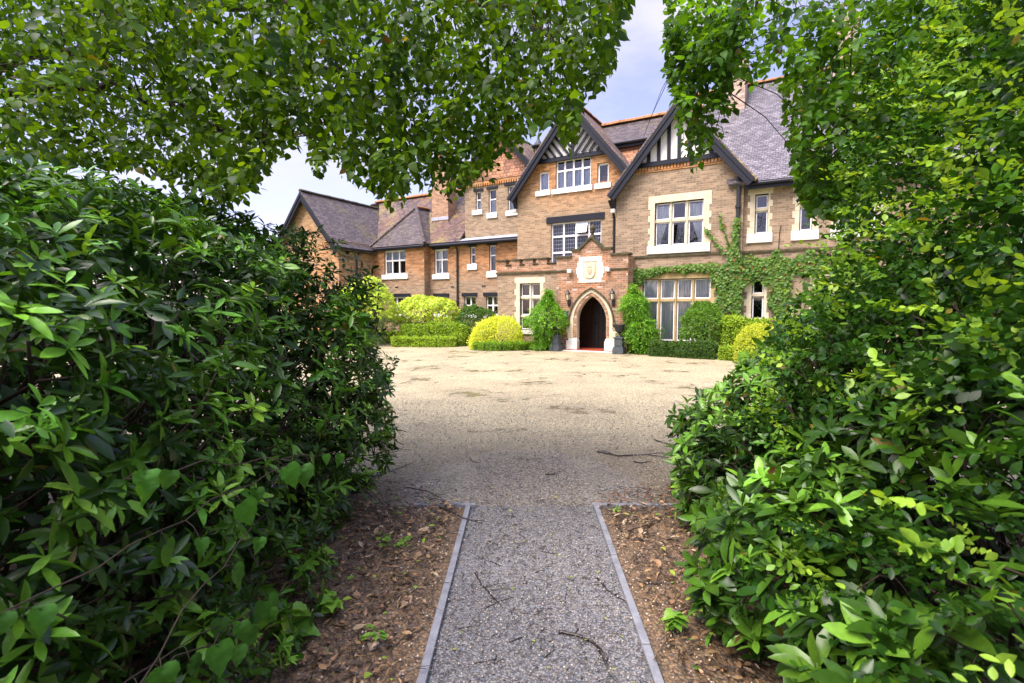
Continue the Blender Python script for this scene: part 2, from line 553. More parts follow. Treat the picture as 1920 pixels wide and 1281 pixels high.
def front(v):
    return lambda a, b, d: (a, v + d, b)
def rect(u0, u1, w0, w1):
    return [(u0, w0), (u1, w0), (u1, w1), (u0, w1)]

def curtain(u0, u1, w0, w1, y, parent, m, folds=9, tie=None, name='curtain'):
    """pleated curtain; tie = fraction of width kept at the bottom, signed by the side it is drawn to"""
    b = MB()
    n = folds * 6
    rows = 8
    g = []
    for r in range(rows + 1):
        t = r / rows
        row = []
        for k in range(n + 1):
            s = k / n
            if tie:
                wf = 1 - (1 - abs(tie)) * min(1, (t * 1.15)) ** 1.6
                s2 = s * wf if tie < 0 else 1 - (1 - s) * wf
            else:
                s2 = s
            row.append((u0 + (u1 - u0) * s2, y + .03 * math.sin(s * folds * 2 * math.pi) + .012 * math.sin(s * 23 + r), w1 + (w0 - w1) * t))
        g.append(row)
    for r in range(rows):
        for k in range(n):
            b.poly([g[r][k], g[r + 1][k], g[r + 1][k + 1], g[r][k + 1]])
    return b.build(name, m, parent, smooth=False)

def window(u0, u1, w0, w1, v, cols=2, rows=(.5,), style='wood', sill=None, lintel=None, surround=None, curtains=(), pane=None,
           fw=.055, mw=.055, open_light=None, stone=None, depth=.9, label=None):
    """one window: its frame carries panes, sill, surround, curtains and the dark room behind"""
    stone = stone or M_STONE
    y = v + .1
    f = MB()
    us = [u0 + (u1 - u0) * k / cols for k in range(cols + 1)]
    ws = [w0] + [w0 + (w1 - w0) * r for r in rows] + [w1]
    if style == 'wood':
        f.box((u0, y, w0), (u0 + fw, y + .07, w1)).box((u1 - fw, y, w0), (u1, y + .07, w1))
        f.box((u0 + fw, y + .002, w0), (u1 - fw, y + .068, w0 + fw)).box((u0 + fw, y + .002, w1 - fw), (u1 - fw, y + .068, w1))
        for u in us[1:-1]:
            f.box((u - mw / 2, y - .004, w0 + fw), (u + mw / 2, y + .064, w1 - fw))
        for w in ws[1:-1]:
            ed = [u0 + fw] + [q for u in us[1:-1] for q in (u - mw / 2, u + mw / 2)] + [u1 - fw]
            for k in range(0, len(ed), 2):
                f.box((ed[k], y + .001, w - mw / 2), (ed[k + 1], y + .06, w + mw / 2))
        fr = f.build('window', M_WPAINT, house)
    else:                                            # stone mullions, white casements in each light
        sm = .095
        for i in range(cols):
            for j in range(len(ws) - 1):
                a0 = us[i] + (sm / 2 if i else .02)
                a1 = us[i + 1] - (sm / 2 if i < cols - 1 else .02)
                b0 = ws[j] + (sm / 2 if j else .03)
                b1 = ws[j + 1] - (sm / 2 if j < len(ws) - 2 else .02)
                c = .038
                f.box((a0, y + .03, b0), (a0 + c, y + .07, b1)).box((a1 - c, y + .03, b0), (a1, y + .07, b1))
                f.box((a0 + c, y + .031, b0), (a1 - c, y + .069, b0 + c)).box((a0 + c, y + .031, b1 - c), (a1 - c, y + .069, b1))
        fr = f.build('window', M_WPAINT, house)
        s = MB()
        for u in us[1:-1]:
            s.prism([(u - sm / 2, y + .09, w0), (u - sm / 2, y - .0, w0), (u - sm / 5, y - .05, w0), (u + sm / 5, y - .05, w0), (u + sm / 2, y, w0), (u + sm / 2, y + .09, w0)], (0, 0, w1 - w0))
        for w in ws[1:-1]:
            ed = [u0] + [q for u in us[1:-1] for q in (u - sm / 2, u + sm / 2)] + [u1]
            for k in range(0, len(ed), 2):
                s.box((ed[k], y - .035, w - sm / 2), (ed[k + 1], y + .085, w + sm / 2))
        s.build('mullion', stone, fr)
    if label:
        fr['label'] = label
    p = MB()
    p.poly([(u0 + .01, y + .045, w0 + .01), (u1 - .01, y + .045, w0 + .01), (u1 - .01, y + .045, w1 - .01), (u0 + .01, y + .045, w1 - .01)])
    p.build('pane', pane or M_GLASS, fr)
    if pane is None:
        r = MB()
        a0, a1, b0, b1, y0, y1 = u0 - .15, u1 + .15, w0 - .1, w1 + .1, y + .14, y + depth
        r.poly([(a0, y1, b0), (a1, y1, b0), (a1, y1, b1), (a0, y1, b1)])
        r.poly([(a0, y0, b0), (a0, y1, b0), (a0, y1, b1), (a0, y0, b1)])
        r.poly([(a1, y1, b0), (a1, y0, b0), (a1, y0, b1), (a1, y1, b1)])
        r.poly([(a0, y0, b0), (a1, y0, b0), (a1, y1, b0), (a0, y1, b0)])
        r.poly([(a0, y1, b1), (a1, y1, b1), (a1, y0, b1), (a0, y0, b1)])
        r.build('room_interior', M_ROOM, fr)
    if open_light:
        i, j = open_light                           # a top light standing ajar, hinged along its head
        a0, a1, b0, b1 = us[i] + mw / 2, us[i + 1] - mw / 2, ws[j] + mw / 2, ws[j + 1] - fw
        an = R(22)
        def P(a, b, d):
            q = b1 - b
            return (a, y - .02 - math.sin(an) * q - d * math.cos(an), b1 - math.cos(an) * q)
        o = MB()
        c = .035
        for (p0, p1, q0, q1) in ((a0, a0 + c, b0, b1), (a1 - c, a1, b0, b1), (a0 + c, a1 - c, b0, b0 + c), (a0 + c, a1 - c, b1 - c, b1)):
            o.prism([P(p0, q0, 0), P(p1, q0, 0), P(p1, q1, 0), P(p0, q1, 0)], Vector(P(p0, q0, .035)) - Vector(P(p0, q0, 0)))
        o.build('open_casement', M_WPAINT, fr)
        g = MB()
        g.poly([P(a0, b0, .017), P(a1, b0, .017), P(a1, b1, .017), P(a0, b1, .017)])
        g.build('open_pane', M_SKYBLIND, fr)
    if sill:
        a0, a1, b0, b1 = sill
        MB().box((a0, v - .07, b0), (a1, v + .098, b1)).build('sill', M_WHITE if style == 'wood' else M_PALE, fr, bevel=.012)
    if lintel:
        a0, a1, b0, b1 = lintel
        MB().box((a0, v - .05, b0), (a1, v + .05, b1)).build('lintel', M_BLACK, fr)
    if surround:
        a0, a1, top, bot = surround
        s = MB()
        s.box((a0, v - .02, w1), (a1, v + .11, top))
        n = max(3, int(round((w1 - bot) / .24)))
        for k in range(n):
            b0, b1 = bot + (w1 - bot) * k / n, bot + (w1 - bot) * (k + 1) / n
            e = .075 if k % 2 else -.0
            s.box((a0 + e, v - .018 - .002 * (k % 2), b0), (u0, v + .11, b1)).box((u1, v - .018 - .002 * (k % 2), b0), (a1 - e, v + .11, b1))
        s.build('stone_surround', stone, fr, bevel=.006)
    for c in curtains:
        curtain(c[0], c[1], c[2], c[3], y + (c[6] if len(c) > 6 else .1), fr, c[5] if len(c) > 5 else M_CURT, folds=max(2, int((c[1] - c[0]) / .085)), tie=c[4] if len(c) > 4 else None)
    return fr

def slab(name, pts, th, m, extra=()):
    b = MB()
    for P in [pts] + list(extra):
        V3 = [Vector(p) for p in P]
        n = (V3[1] - V3[0]).cross(V3[2] - V3[0]).normalized()
        if n.z < 0:
            n = -n
        b.prism([tuple(p) for p in V3], -n * th)
    return b.build(name, m, house)

def ridge_tiles(name, p, q, r=.12, step=.3, m=None, parent=None):
    p, q = Vector(p), Vector(q)
    n = max(1, int((q - p).length / step))
    d = (q - p) / n
    side = d.cross(Vector((0, 0, 1))).normalized()
    up = side.cross(d).normalized()
    b = MB()
    for k in range(n):
        a = p + d * k
        e = a + d * .96
        rr = r * random.uniform(.95, 1.08)
        pts = [a + side * math.cos(t) * rr * 1.15 + up * math.sin(t) * rr for t in [math.pi * j / 6 for j in range(7)]]
        b.prism([tuple(x) for x in pts], tuple(e - a + up * random.uniform(-.008, .008)))
    return b.build(name, m or M_RIDGE, parent if parent else house)

def barge(apex, foot_l, foot_r, y, wd=.3, d=.07, parent=None):
    """pair of black bargeboards with a raised moulding, plane facing -y"""
    for foot in (foot_l, foot_r):
        ax, az = apex
        fx, fz = foot
        dv = Vector((fx - ax, 0, fz - az)).normalized()
        nrm_ = Vector((dv.z, 0, -dv.x))
        if nrm_.z > 0:
            nrm_ = -nrm_
        s = 1 if fx > ax else -1
        A, F = Vector((ax, y, az)), Vector((fx, y, fz))
        cut = wd / abs(nrm_.z)
        b = MB()
        Fb = F + nrm_ * wd
        b.prism([A, F, Fb, Vector((ax, y, az - cut))], (0, d, 0))
        m2 = wd * .42
        b.prism([A + Vector((0, -.035, -.0)), F + Vector((0, -.035, 0)), F + nrm_ * m2 + Vector((0, -.035, 0)), Vector((ax, y - .035, az - m2 / abs(nrm_.z)))], (0, .033, 0))
        m3 = wd * .86
        b.prism([Vector((ax, y - .018, az - m3 / abs(nrm_.z))), F + nrm_ * m3 + Vector((0, -.018, 0)), F + nrm_ * wd + Vector((0, -.018, 0)), Vector((ax, y - .018, az - cut))], (0, .016, 0))
        b.build('bargeboard', M_BLACK, parent or house)

def gable_roof(apex_u, apex_w, hl, drop, y0, y1, m, th=.11, name='roof'):
    """two slopes from a ridge running into the house"""
    a0, a1 = (apex_u, y0, apex_w), (apex_u, y1, apex_w)
    l0, l1 = (apex_u - hl, y0, apex_w - drop), (apex_u - hl, y1, apex_w - drop)
    r0, r1 = (apex_u + hl, y0, apex_w - drop), (apex_u + hl, y1, apex_w - drop)
    return slab(name, [a0, l0, l1, a1], th, m, [[a0, a1, r1, r0]])

def gable_soffit_bracket(u, v0, v1, w0, w1, s, stone=True):
    """bracket wall-head under a barge foot with its cream kneeler stone"""
    b = MB()
    b.prism([(u, v0, w1), (u, v1, w1), (u, v1, w0)], (s * .16, 0, 0))
    k = b.build('eaves_bracket', M_BLACK, house)
    if stone:
        MB().box((u, v1 - .14, w0 - .16), (u + s * .17, v1 + .02, w0 - .01)).build('kneeler_stone', M_PALE, k, bevel=.02)

# ---- centre gable (half-timbered head, tall leaded stair window)
VG1 = 1.2
g1_apex, g1_l, g1_r = (-1.30, 9.9), (-4.2, 6.36), (1.6, 6.36)
sl1 = (9.9 - 6.36) / 2.9
def roofline1(u, off=.16):
    return 9.9 - off - abs(u + 1.3) * sl1
wins1 = [rect(-2.28, -.06, 3.45, 5.2), rect(-2.07, -.53, 6.57, 7.75), rect(-2.86, -2.38, 6.58, 7.38), rect(-.25, .22, 6.58, 7.38)]
b = MB()
b.wall([(-3.89, 0), (1.32, 0), (1.32, roofline1(1.32)), (-1.3, roofline1(-1.3)), (-3.89, roofline1(-3.89))], wins1, front(VG1), .12)
b.build('wall', M_GABLEB, house)['label'] = 'centre gable wall of tan and orange brick'
window(-2.28, -.06, 3.45, 5.2, VG1, 4, (.3, .68), lintel=(-2.47, .08, 5.2, 5.45), pane=M_LEADED, open_light=(2, 2), mw=.075, label='tall leaded stair window with one light ajar')
window(-2.07, -.53, 6.57, 7.75, VG1, 4, (.63,), sill=(-2.23, -.44, 6.37, 6.57), fw=.06, mw=.075,
       curtains=[(-2.03, -.57, 6.6, 7.3, None, M_SKYBLIND, .1)], label='four-light attic window under the half-timbered gable')
window(-2.86, -2.38, 6.58, 7.38, VG1, 1, (), sill=(-2.98, -2.29, 6.37, 6.58), fw=.07, curtains=[(-2.82, -2.42, 6.6, 7.35, None, M_SKYBLIND, .09)])  # pale sheet added behind the glass to imitate its sky reflection
window(-.25, .22, 6.58, 7.38, VG1, 1, (), sill=(-.36, .33, 6.37, 6.58), fw=.07)
for (u0, u1) in ((-2.93, -2.31), (-.32, .29)):          # rubbed-brick heads over the small lights
    b = MB()
    b.prism([(u0, VG1 - .008, 7.55), (u1, VG1 - .008, 7.55), (u1 - .04, VG1 - .008, 7.382), (u0 + .04, VG1 - .008, 7.382)], (0, .05, 0))
    b.build('window_arch', M_DENT, house)
# half-timbering: white panel, tie beam, chevron studs
tb = 7.86
b = MB()
hw = (roofline1(-1.3) - tb) / sl1
b.prism([(-1.3 - hw, VG1 - .03, tb), (-1.3 + hw, VG1 - .03, tb), (-1.3, VG1 - .03, roofline1(-1.3))], (0, .025, 0))
panel = b.build('timbered_gable', M_WHITE, house)
def clip_stud(b, p, d, hwid, apex_u, apex_w, sl, y, base, thick=.05):
    """stud from beam point p going along d until the roof line"""
    L = 0
    px, pz = p
    while L < 3 and (pz + d[1] * L) < apex_w - abs(px + d[0] * L - apex_u) * sl and (pz + d[1] * L) >= base - .01:
        L += .02
    if L > .12:
        b.beam((px, y, pz), (px + d[0] * L, y, pz + d[1] * L), hwid, thick, up=(-d[1], 0, d[0]))
b = MB()
b.box((-1.3 - hw - .1, VG1 - .1, tb - .17), (-1.3 + hw + .1, VG1 - .002, tb + .0))
b.box((-1.36, VG1 - .085, tb), (-1.24, VG1 - .033, roofline1(-1.3) - .05))
for s in (-1, 1):
    dx, dz = s * math.cos(R(52)), math.sin(R(52))
    for k in range(-2, 6):
        # chevrons rising outward to the roof slope; the low ones start on the king post
        o = .12 + k * .31
        px, pz = (-1.3 + s * o, tb + .0) if o > .06 else (-1.3 + s * .06, tb + (.06 - o) * 1.28)
        clip_stud(b, (px, pz), (dx, dz), .1, -1.3, roofline1(-1.3), sl1, VG1 - .08, tb)
b.build('timber_studs', M_BLACK, panel)
barge(g1_apex, g1_l, g1_r, .86)
gable_soffit_bracket(-3.89, .9, VG1, 5.95, 6.5, -1)
gable_roof(-1.3, 9.98, 2.96, 2.96 * sl1, .84, 5.4, M_ROOFB)
ridge_tiles('ridge_tiles', (-1.3, .84, 9.97), (-1.3, 5.4, 9.97))

# ---- right gable, standing forward of the centre one
VG2 = .8
g2_apex, g2_l, g2_r = (3.0, 8.98), (.46, 5.9), (5.54, 5.9)
sl2 = (8.98 - 5.9) / 2.54
def roofline2(u, off=.16):
    return 8.98 - off - abs(u - 3.0) * sl2
b = MB()
b.wall([(.67, 0), (5.15, 0), (5.15, roofline2(5.15)), (3.0, roofline2(3)), (.67, roofline2(.67))],
       [rect(2.16, 3.87, 3.93, 5.5), rect(1.74, 4.17, .42, 2.72)], front(VG2), .12)
b.poly([(.67, VG2 + 1.0, 0), (.67, VG2, 0), (.67, VG2, roofline2(.67)), (.67, VG2 + 1.0, roofline2(.67))])
b.poly([(5.15, VG2, 0), (5.15, VG2 + 1.0, 0), (5.15, VG2 + 1.0, roofline2(5.15)), (5.15, VG2, roofline2(5.15))])
b.build('wall', M_TAN, house)['label'] = 'right gable wall of weathered tan brick'
window(2.16, 3.87, 3.93, 5.5, VG2, 3, (.585,), 'stone', sill=(1.9, 4.12, 3.64, 3.93), surround=(1.92, 4.14, 5.76, 3.93),
       curtains=[(2.2, 2.66, 3.95, 5.4, -.35), (3.36, 3.83, 3.95, 5.4, .35)], label='three-light stone window with tied-back curtains')
window(1.74, 4.17, .42, 2.72, VG2, 4, (.665,), 'stone', sill=(1.62, 4.3, .28, .42), surround=(1.52, 4.36, 2.98, .42),
       curtains=[(1.78, 2.32, .45, 2.68), (2.36, 2.92, .45, 2.68), (2.98, 3.52, .45, 2.68), (3.58, 4.13, .45, 2.68)], stone=M_OCHRE, label='broad four-light stone bay window with net curtains')
MB().box((1.3, VG2 - .06, 0), (4.5, VG2 - .003, .27)).build('plinth', M_BLUEST, house)
tb2 = 7.0
b = MB()
hw = (roofline2(3) - tb2) / sl2
b.prism([(3 - hw, VG2 - .03, tb2), (3 + hw, VG2 - .03, tb2), (3, VG2 - .03, roofline2(3))], (0, .025, 0))
panel = b.build('timbered_gable', M_WHITE, house)
b = MB()
b.box((3 - hw - .1, VG2 - .1, tb2 - .16), (3 + hw + .1, VG2 - .002, tb2))
for k in range(-4, 5):
    u = 3 + k * .36
    top = roofline2(u)
    if top - tb2 > .12:
        b.box((u - .06, VG2 - .08, tb2), (u + .06, VG2 - .033, top - .02))
b.build('timber_studs', M_BLACK, panel)
b = MB()
u = 3 - hw - .05
while u < 3 + hw + .05:
    b.box((u, VG2 - .05, tb2 - .3), (u + .075, VG2 - .003, tb2 - .165))
    u += .115
b.box((3 - hw - .12, VG2 - .03, tb2 - .36), (3 + hw + .12, VG2 - .003, tb2 - .302))
b.build('dentil_course', M_DENT, house)
barge(g2_apex, g2_l, g2_r, .44, wd=.31)
gable_soffit_bracket(.67, .5, VG2, 5.45, 6.0, -1)
gable_roof(3.0, 9.06, 2.6, 2.6 * sl2, .42, 5.2, M_ROOFB)
ridge_tiles('ridge_tiles', (3.0, .42, 9.05), (3.0, 4.4, 9.05))
# ---- right range: stone windows, big slate-grey roof
VR = 1.0
wr = [rect(5.5, 5.9, 4.17, 5.49), rect(6.83, 7.2, 4.17, 5.49), rect(5.47, 5.85, 1.25, 2.67), rect(7.9, 8.9, 4.17, 5.49), rect(7.4, 8.8, .9, 2.67)]
b = MB()
b.wall([(5.15, 0), (12.2, 0), (12.2, 6.0), (5.15, 6.0)], wr, front(VR), .12)
b.build('wall', M_TAN, house)['label'] = 'right hand range wall of tan brick'
window(5.5, 5.9, 4.17, 5.49, VR, 1, (.62,), 'stone', sill=(5.26, 6.06, 3.86, 4.17), surround=(5.27, 6.04, 5.72, 4.17))
window(6.83, 7.2, 4.17, 5.49, VR, 1, (.62,), 'stone', sill=(6.6, 7.4, 3.86, 4.17), surround=(6.62, 7.38, 5.72, 4.17))
window(7.9, 8.9, 4.17, 5.49, VR, 2, (.62,), 'stone', sill=(7.7, 9.1, 3.86, 4.17), surround=(7.72, 9.08, 5.72, 4.17))
window(5.47, 5.85, 1.25, 2.67, VR, 1, (.6,), 'stone', sill=(5.25, 6.0, 1.05, 1.25), surround=(5.24, 6.02, 2.86, 1.25))
window(7.4, 8.8, .9, 2.67, VR, 3, (.6,), 'stone', sill=(7.2, 9.0, .7, .9), surround=(7.2, 9.0, 2.86, .9))
b = MB()
b.box((.9, VG2 - .055, 3.53), (5.15, VG2 - .003, 3.6))
b.build('string_course', M_COPE, house)
MB().box((5.152, VR - .055, 3.53), (12.2, VR - .003, 3.6)).build('string_course', M_COPE, house)
RS = 1.04
slab('roof', [(4.7, .6, 5.86), (12.6, .6, 5.86), (12.6, 5.4, 5.86 + 4.8 * RS), (2.0, 5.4, 5.86 + 4.8 * RS)], .12, M_ROOFG)['label'] = 'large pale grey tiled roof at the right'
ridge_tiles('ridge_tiles', (2.0, 5.4, 10.86), (12.6, 5.4, 10.86))
b = MB()
b.tube([(5.3, .62, 5.78), (12.6, .62, 5.78)], .06, 8)
b.box((5.2, .68, 5.62), (12.6, .72, 5.84))
b.build('gutter', M_BLACK, house)

# ---- back roofs between the gables
slab('roof', [(-3.4, 2.85, 8.62), (3.2, 2.85, 8.62), (3.2, 4.2, 9.86), (-3.4, 4.2, 9.86)], .1, M_ROOF, [[(-3.4, 4.2, 9.86), (3.2, 4.2, 9.86), (3.2, 6.2, 8.0), (-3.4, 6.2, 8.0)]])
ridge_tiles('ridge_tiles', (-3.4, 4.2, 9.85), (3.2, 4.2, 9.85), r=.15, step=.34)
b = MB()
b.tube([(-1.3, 2.8, 8.55), (3.1, 2.8, 8.55)], .065, 8)
b.box((-1.3, 2.86, 8.38), (3.1, 2.92, 8.58))
b.build('gutter', M_BLACK, house)
b = MB()
b.poly([(-2, 3.0, 5.5), (3, 3.0, 5.5), (3, 3.0, 8.5), (-2, 3.0, 8.5)])
b.build('tile_hung_wall', M_HUNG, house)
slab('roof', [(-.2, 1.25, 6.6), (2.4, 1.25, 6.6), (2.4, 3.0, 8.25), (-.2, 3.0, 8.25)], .1, M_HUNG)

# ---- left range
VL = 2.2
uw = [rect(-6.94, -6.64, 6.4, 7.29), rect(-6.2, -5.78, 6.19, 7.31), rect(-5.14, -4.4, 6.2, 7.36)]
lw = [rect(-9.28, -8.42, 3.37, 4.62), rect(-7.08, -6.78, 3.79, 4.62), rect(-5.99, -5.63, 3.4, 4.62), rect(-7.44, -6.76, 1.35, 2.24), rect(-6.18, -5.48, 1.35, 2.22), rect(-9.22, -8.45, 1.35, 2.24)]
b = MB()
b.wall([(-9.6, 0), (-3.7, 0), (-3.7, 4.95), (-9.6, 4.95)], lw, front(VL), .12)
b.build('wall', M_ORANGE, house)['label'] = 'left range wall, orange above and grey below'
window(-9.28, -8.42, 3.37, 4.62, VL, 2, (.58,), sill=(-9.38, -8.3, 3.12, 3.37), lintel=(-9.4, -8.3, 4.62, 4.72), fw=.07, mw=.07, curtains=[(-9.24, -8.95, 3.4, 4.58, -.6)])
window(-7.08, -6.78, 3.79, 4.62, VL, 1, (.55,), sill=(-7.22, -6.66, 3.51, 3.79), lintel=(-7.17, -6.7, 4.62, 4.7), fw=.05)
window(-5.99, -5.63, 3.4, 4.62, VL, 1, (.62,), sill=(-6.1, -5.53, 3.11, 3.4), lintel=(-6.08, -5.55, 4.62, 4.7), fw=.05)
for (a0, a1) in ((-7.44, -6.76), (-6.18, -5.48), (-9.22, -8.45)):
    window(a0, a1, 1.35, 2.24, VL, 2, (.5,), lintel=(a0 - .13, a1 + .1, 2.242, 2.4), fw=.05, mw=.07, sill=(a0 - .08, a1 + .08, 1.2, 1.35))
b = MB()
b.wall([(-7.58, 4.9), (-3.4, 4.9), (-3.4, 7.75), (-7.58, 7.75)], uw, front(2.5), .12)
b.poly([(-7.58, 5.5, 4.9), (-7.58, 2.5, 4.9), (-7.58, 2.5, 7.75), (-7.58, 5.5, 7.75)])
b.build('wall', M_TAN, house)['label'] = 'upper storey wall above the lead flashing'
window(-6.94, -6.64, 6.4, 7.29, 2.5, 1, (.55,), sill=(-7.12, -6.54, 6.17, 6.4), lintel=(-7.05, -6.5, 7.29, 7.4), fw=.045, curtains=[(-6.9, -6.68, 6.42, 6.9, None, M_SKYBLIND, .09)])  # this and the next two: sheets added for the bluish sky reflection
window(-6.2, -5.78, 6.19, 7.31, 2.5, 1, (.58,), sill=(-6.28, -5.7, 5.94, 6.19), lintel=(-6.3, -5.68, 7.31, 7.42), fw=.05, curtains=[(-6.16, -5.82, 6.22, 6.85, None, M_SKYBLIND, .09)])
window(-5.14, -4.4, 6.2, 7.36, 2.5, 2, (.5,), sill=(-5.22, -4.3, 5.96, 6.2), lintel=(-5.3, -4.3, 7.36, 7.48), fw=.05, curtains=[(-5.1, -4.45, 6.22, 7.0, None, M_SKYBLIND, .09)])
b = MB()
b.prism([(-7.62, 2.02, 4.93), (-3.5, 2.02, 4.93), (-3.5, 2.49, 5.1), (-7.62, 2.49, 5.1)], (0, 0, -.05))
b.build('lead_flashing', M_LEAD, house)
b = MB()
b.box((-7.6, 2.44, 7.62), (-3.4, 2.497, 7.7))
u = -7.6
while u < -3.5:
    b.box((u, 2.42, 7.5), (u + .08, 2.496, 7.618))
    u += .13
b.build('dentil_course', M_DENT, house)
b = MB()
b.wall([(-7.62, 7.75), (-3.6, 7.75), (-5.6, 9.9)], [], front(2.47))
b.build('tile_hung_wall', M_HUNG, house)
barge((-5.6, 10.15), (-7.95, 7.62), (-3.25, 7.62), 2.2, wd=.26)
gable_roof(-5.6, 10.22, 2.4, 2.4 * 1.076, 2.18, 6.5, M_ROOFB)
# main slope of the left range
def ls(v):
    return 4.86 + (v - 1.95) * 1.066
slab('roof', [(-12.95, 1.95, ls(1.95)), (-7.6, 1.95, ls(1.95)), (-7.6, 5.0, ls(5)), (-15.7, 5.0, ls(5)), (-15.3, 4.56, ls(4.56))], .1, M_ROOFB, [[(-16.4, 5, ls(5)), (-7.6, 5, ls(5)), (-7.6, 8, ls(2)), (-16.4, 8, ls(2))]])
ridge_tiles('ridge_tiles', (-16, 5.0, ls(5) + .01), (-7.6, 5.0, ls(5) + .01), r=.13)
# projecting block with hipped roof
VB = 1.74
b = MB()
b.wall([(-13.01, 0), (-9.55, 0), (-9.55, 4.95), (-13.01, 4.95)], [rect(-12.24, -10.78, 3.42, 4.67), rect(-11.9, -10.58, 1.3, 2.25)], front(VB), .12)
b.poly([(-9.55, VB, 0), (-9.55, VL + .05, 0), (-9.55, VL + .05, 4.95), (-9.55, VB, 4.95)])
b.build('wall', M_ORANGE, house)['label'] = 'projecting bay wall with the three-light sash'
window(-12.24, -10.78, 3.42, 4.67, VB, 3, (.58,), sill=(-12.4, -10.6, 3.17, 3.42), fw=.07, mw=.08, lintel=(-12.35, -10.66, 4.67, 4.76),
       curtains=[(-12.2, -10.82, 4.15, 4.64, None, M_SKYBLIND, .1), (-12.2, -11.95, 3.45, 4.2, None, M_CURT)])
window(-11.9, -10.58, 1.3, 2.25, VB, 3, (.5,), lintel=(-12.03, -10.46, 2.25, 2.42), fw=.06, mw=.07, sill=(-12.0, -10.5, 1.15, 1.3))
A, B_, Cc, Dd = (-13.05, 1.5, 4.86), (-9.32, 1.5, 4.86), (-11.05, 2.95, 7.0), (-11.05, 4.02, 7.06)
slab('roof', [A, B_, Cc], .1, M_ROOF, [[A, Cc, Dd, (-13.05, 1.97, 4.88)], [B_, (-9.32, 1.97, 4.88), Dd, Cc]])['label'] = 'hipped purple tiled roof over the projecting bay'
for p in (A, B_):
    ridge_tiles('hip_tiles', Vector(p) + Vector((0, 0, .03)), Vector(Cc) + Vector((0, 0, .03)), r=.075, step=.2, m=M_ROOF)
ridge_tiles('hip_tiles', (-11.05, 2.95, 7.03), (-11.05, 4.02, 7.08), r=.09, step=.25)
# wing coming forward at the left
UW = -13.01
def side(a, b_, d):
    return (UW - d, a, b_)
b = MB()
b.wall([(-.6, 0), (VB, 0), (VB, 5.0), (-.6, 5.0)], [], side)
sw = (7.55 - 4.72) / 2.42
b.wall([(-17.6, 0), (UW, 0), (UW, 4.72), (-15.3, 7.4), (-17.6, 4.72)], [], front(-.6))
b.build('wall', M_WINGB, house)['label'] = 'gable end wall of the forward wing'
gable_roof(-15.3, 7.62, 2.6, 2.6 * sw, -.98, 5.2, M_ROOF)
ridge_tiles('ridge_tiles', (-15.3, -.98, 7.6), (-15.3, 4.4, 7.6), r=.1, m=M_COPE)
barge((-15.3, 7.55), (-17.9, 7.55 - 2.6 * sw), (-12.7, 7.55 - 2.6 * sw), -.96, wd=.27)
b = MB()
b.tube([(-12.68, -.9, 4.62), (-12.68, 1.5, 4.62)], .06, 8)
b.tube([(-12.7, 1.42, 4.74), (-9.3, 1.42, 4.74)], .06, 8)
b.box((-12.99, -.6, 4.5), (-12.95, 1.6, 4.72))
b.box((-12.94, 1.6, 4.68), (-9.4, 1.66, 4.84))
b.tube([(-9.3, 1.86, 4.76), (-3.9, 1.86, 4.76)], .065, 8)
b.box((-9.3, 1.94, 4.68), (-3.9, 2.0, 4.9))
b.build('gutter', M_BLACK, house)
def pipe(pts, r=.045, brackets=()):
    b = MB()
    b.tube(pts, r, 8)
    for z in brackets:
        x, y = pts[-1][0], pts[-1][1]
        b.tube([(x, y, z - .04), (x, y, z + .04)], r * 1.45, 8)
    b.build('drainpipe', M_IRON, house, smooth=False)
pipe([(-12.7, .75, 4.58), (-12.92, .6, 4.45), (-12.94, .5, 4.2), (-12.94, .5, .1)], .045, (3.2, 1.8))
pipe([(-7.8, 2.0, 4.7), (-7.8, 2.13, 4.5), (-7.8, 2.13, .1)], .045, (3.5, 2.0))
pipe([(.46, .6, 5.75), (.5, .95, 5.4), (.5, 1.1, 5.15), (.5, 1.13, 3.5)], .05, (4.6,))
pipe([(5.0, VG2 - .07, 6.1), (5.0, VG2 - .07, 5.0), (5.0, VG2 - .07, .1)], .07, (5.1, 3.9, 2.6))
# chimneys
def chimney(u0, u1, v0, v1, w0, w1, m, pots=2, flash=True):
    b = MB()
    b.box((u0, v0, w0), (u1, v1, w1 - .45))
    b.box((u0 - .05, v0 - .05, w1 - .45), (u1 + .05, v1 + .05, w1 - .3)).box((u0 - .1, v0 - .1, w1 - .3), (u1 + .1, v1 + .1, w1 - .12)).box((u0 - .03, v0 - .03, w1 - .12), (u1 + .03, v1 + .03, w1))
    c = b.build('chimney', m, house)
    for k in range(pots):
        u = u0 + (u1 - u0) * (k + .5) / pots
        MB().lathe([(.14, 0), (.15, .05), (.12, .1), (.11, .45), (.14, .5), (.13, .55), (.09, .55), (.085, .1)], (u, (v0 + v1) / 2, w1), 12).build('chimney_pot', M_RIDGE, c, smooth=True)
    if flash:
        MB().box((u0 - .03, v0 - .03, w0 + .35), (u1 + .03, v0 - .004, w0 + .52)).build('lead_apron', M_LEAD, c)
chimney(-10.15, -9.1, 3.15, 3.9, 5.9, 9.3, M_CHIM)
chimney(7.7, 8.4, 4.3, 5.2, 8.4, 12.3, M_CHIMP, 2, False)
chimney(4.1, 4.75, 4.1, 5.0, 8.8, 11.4, M_CHIMP, 2, False)
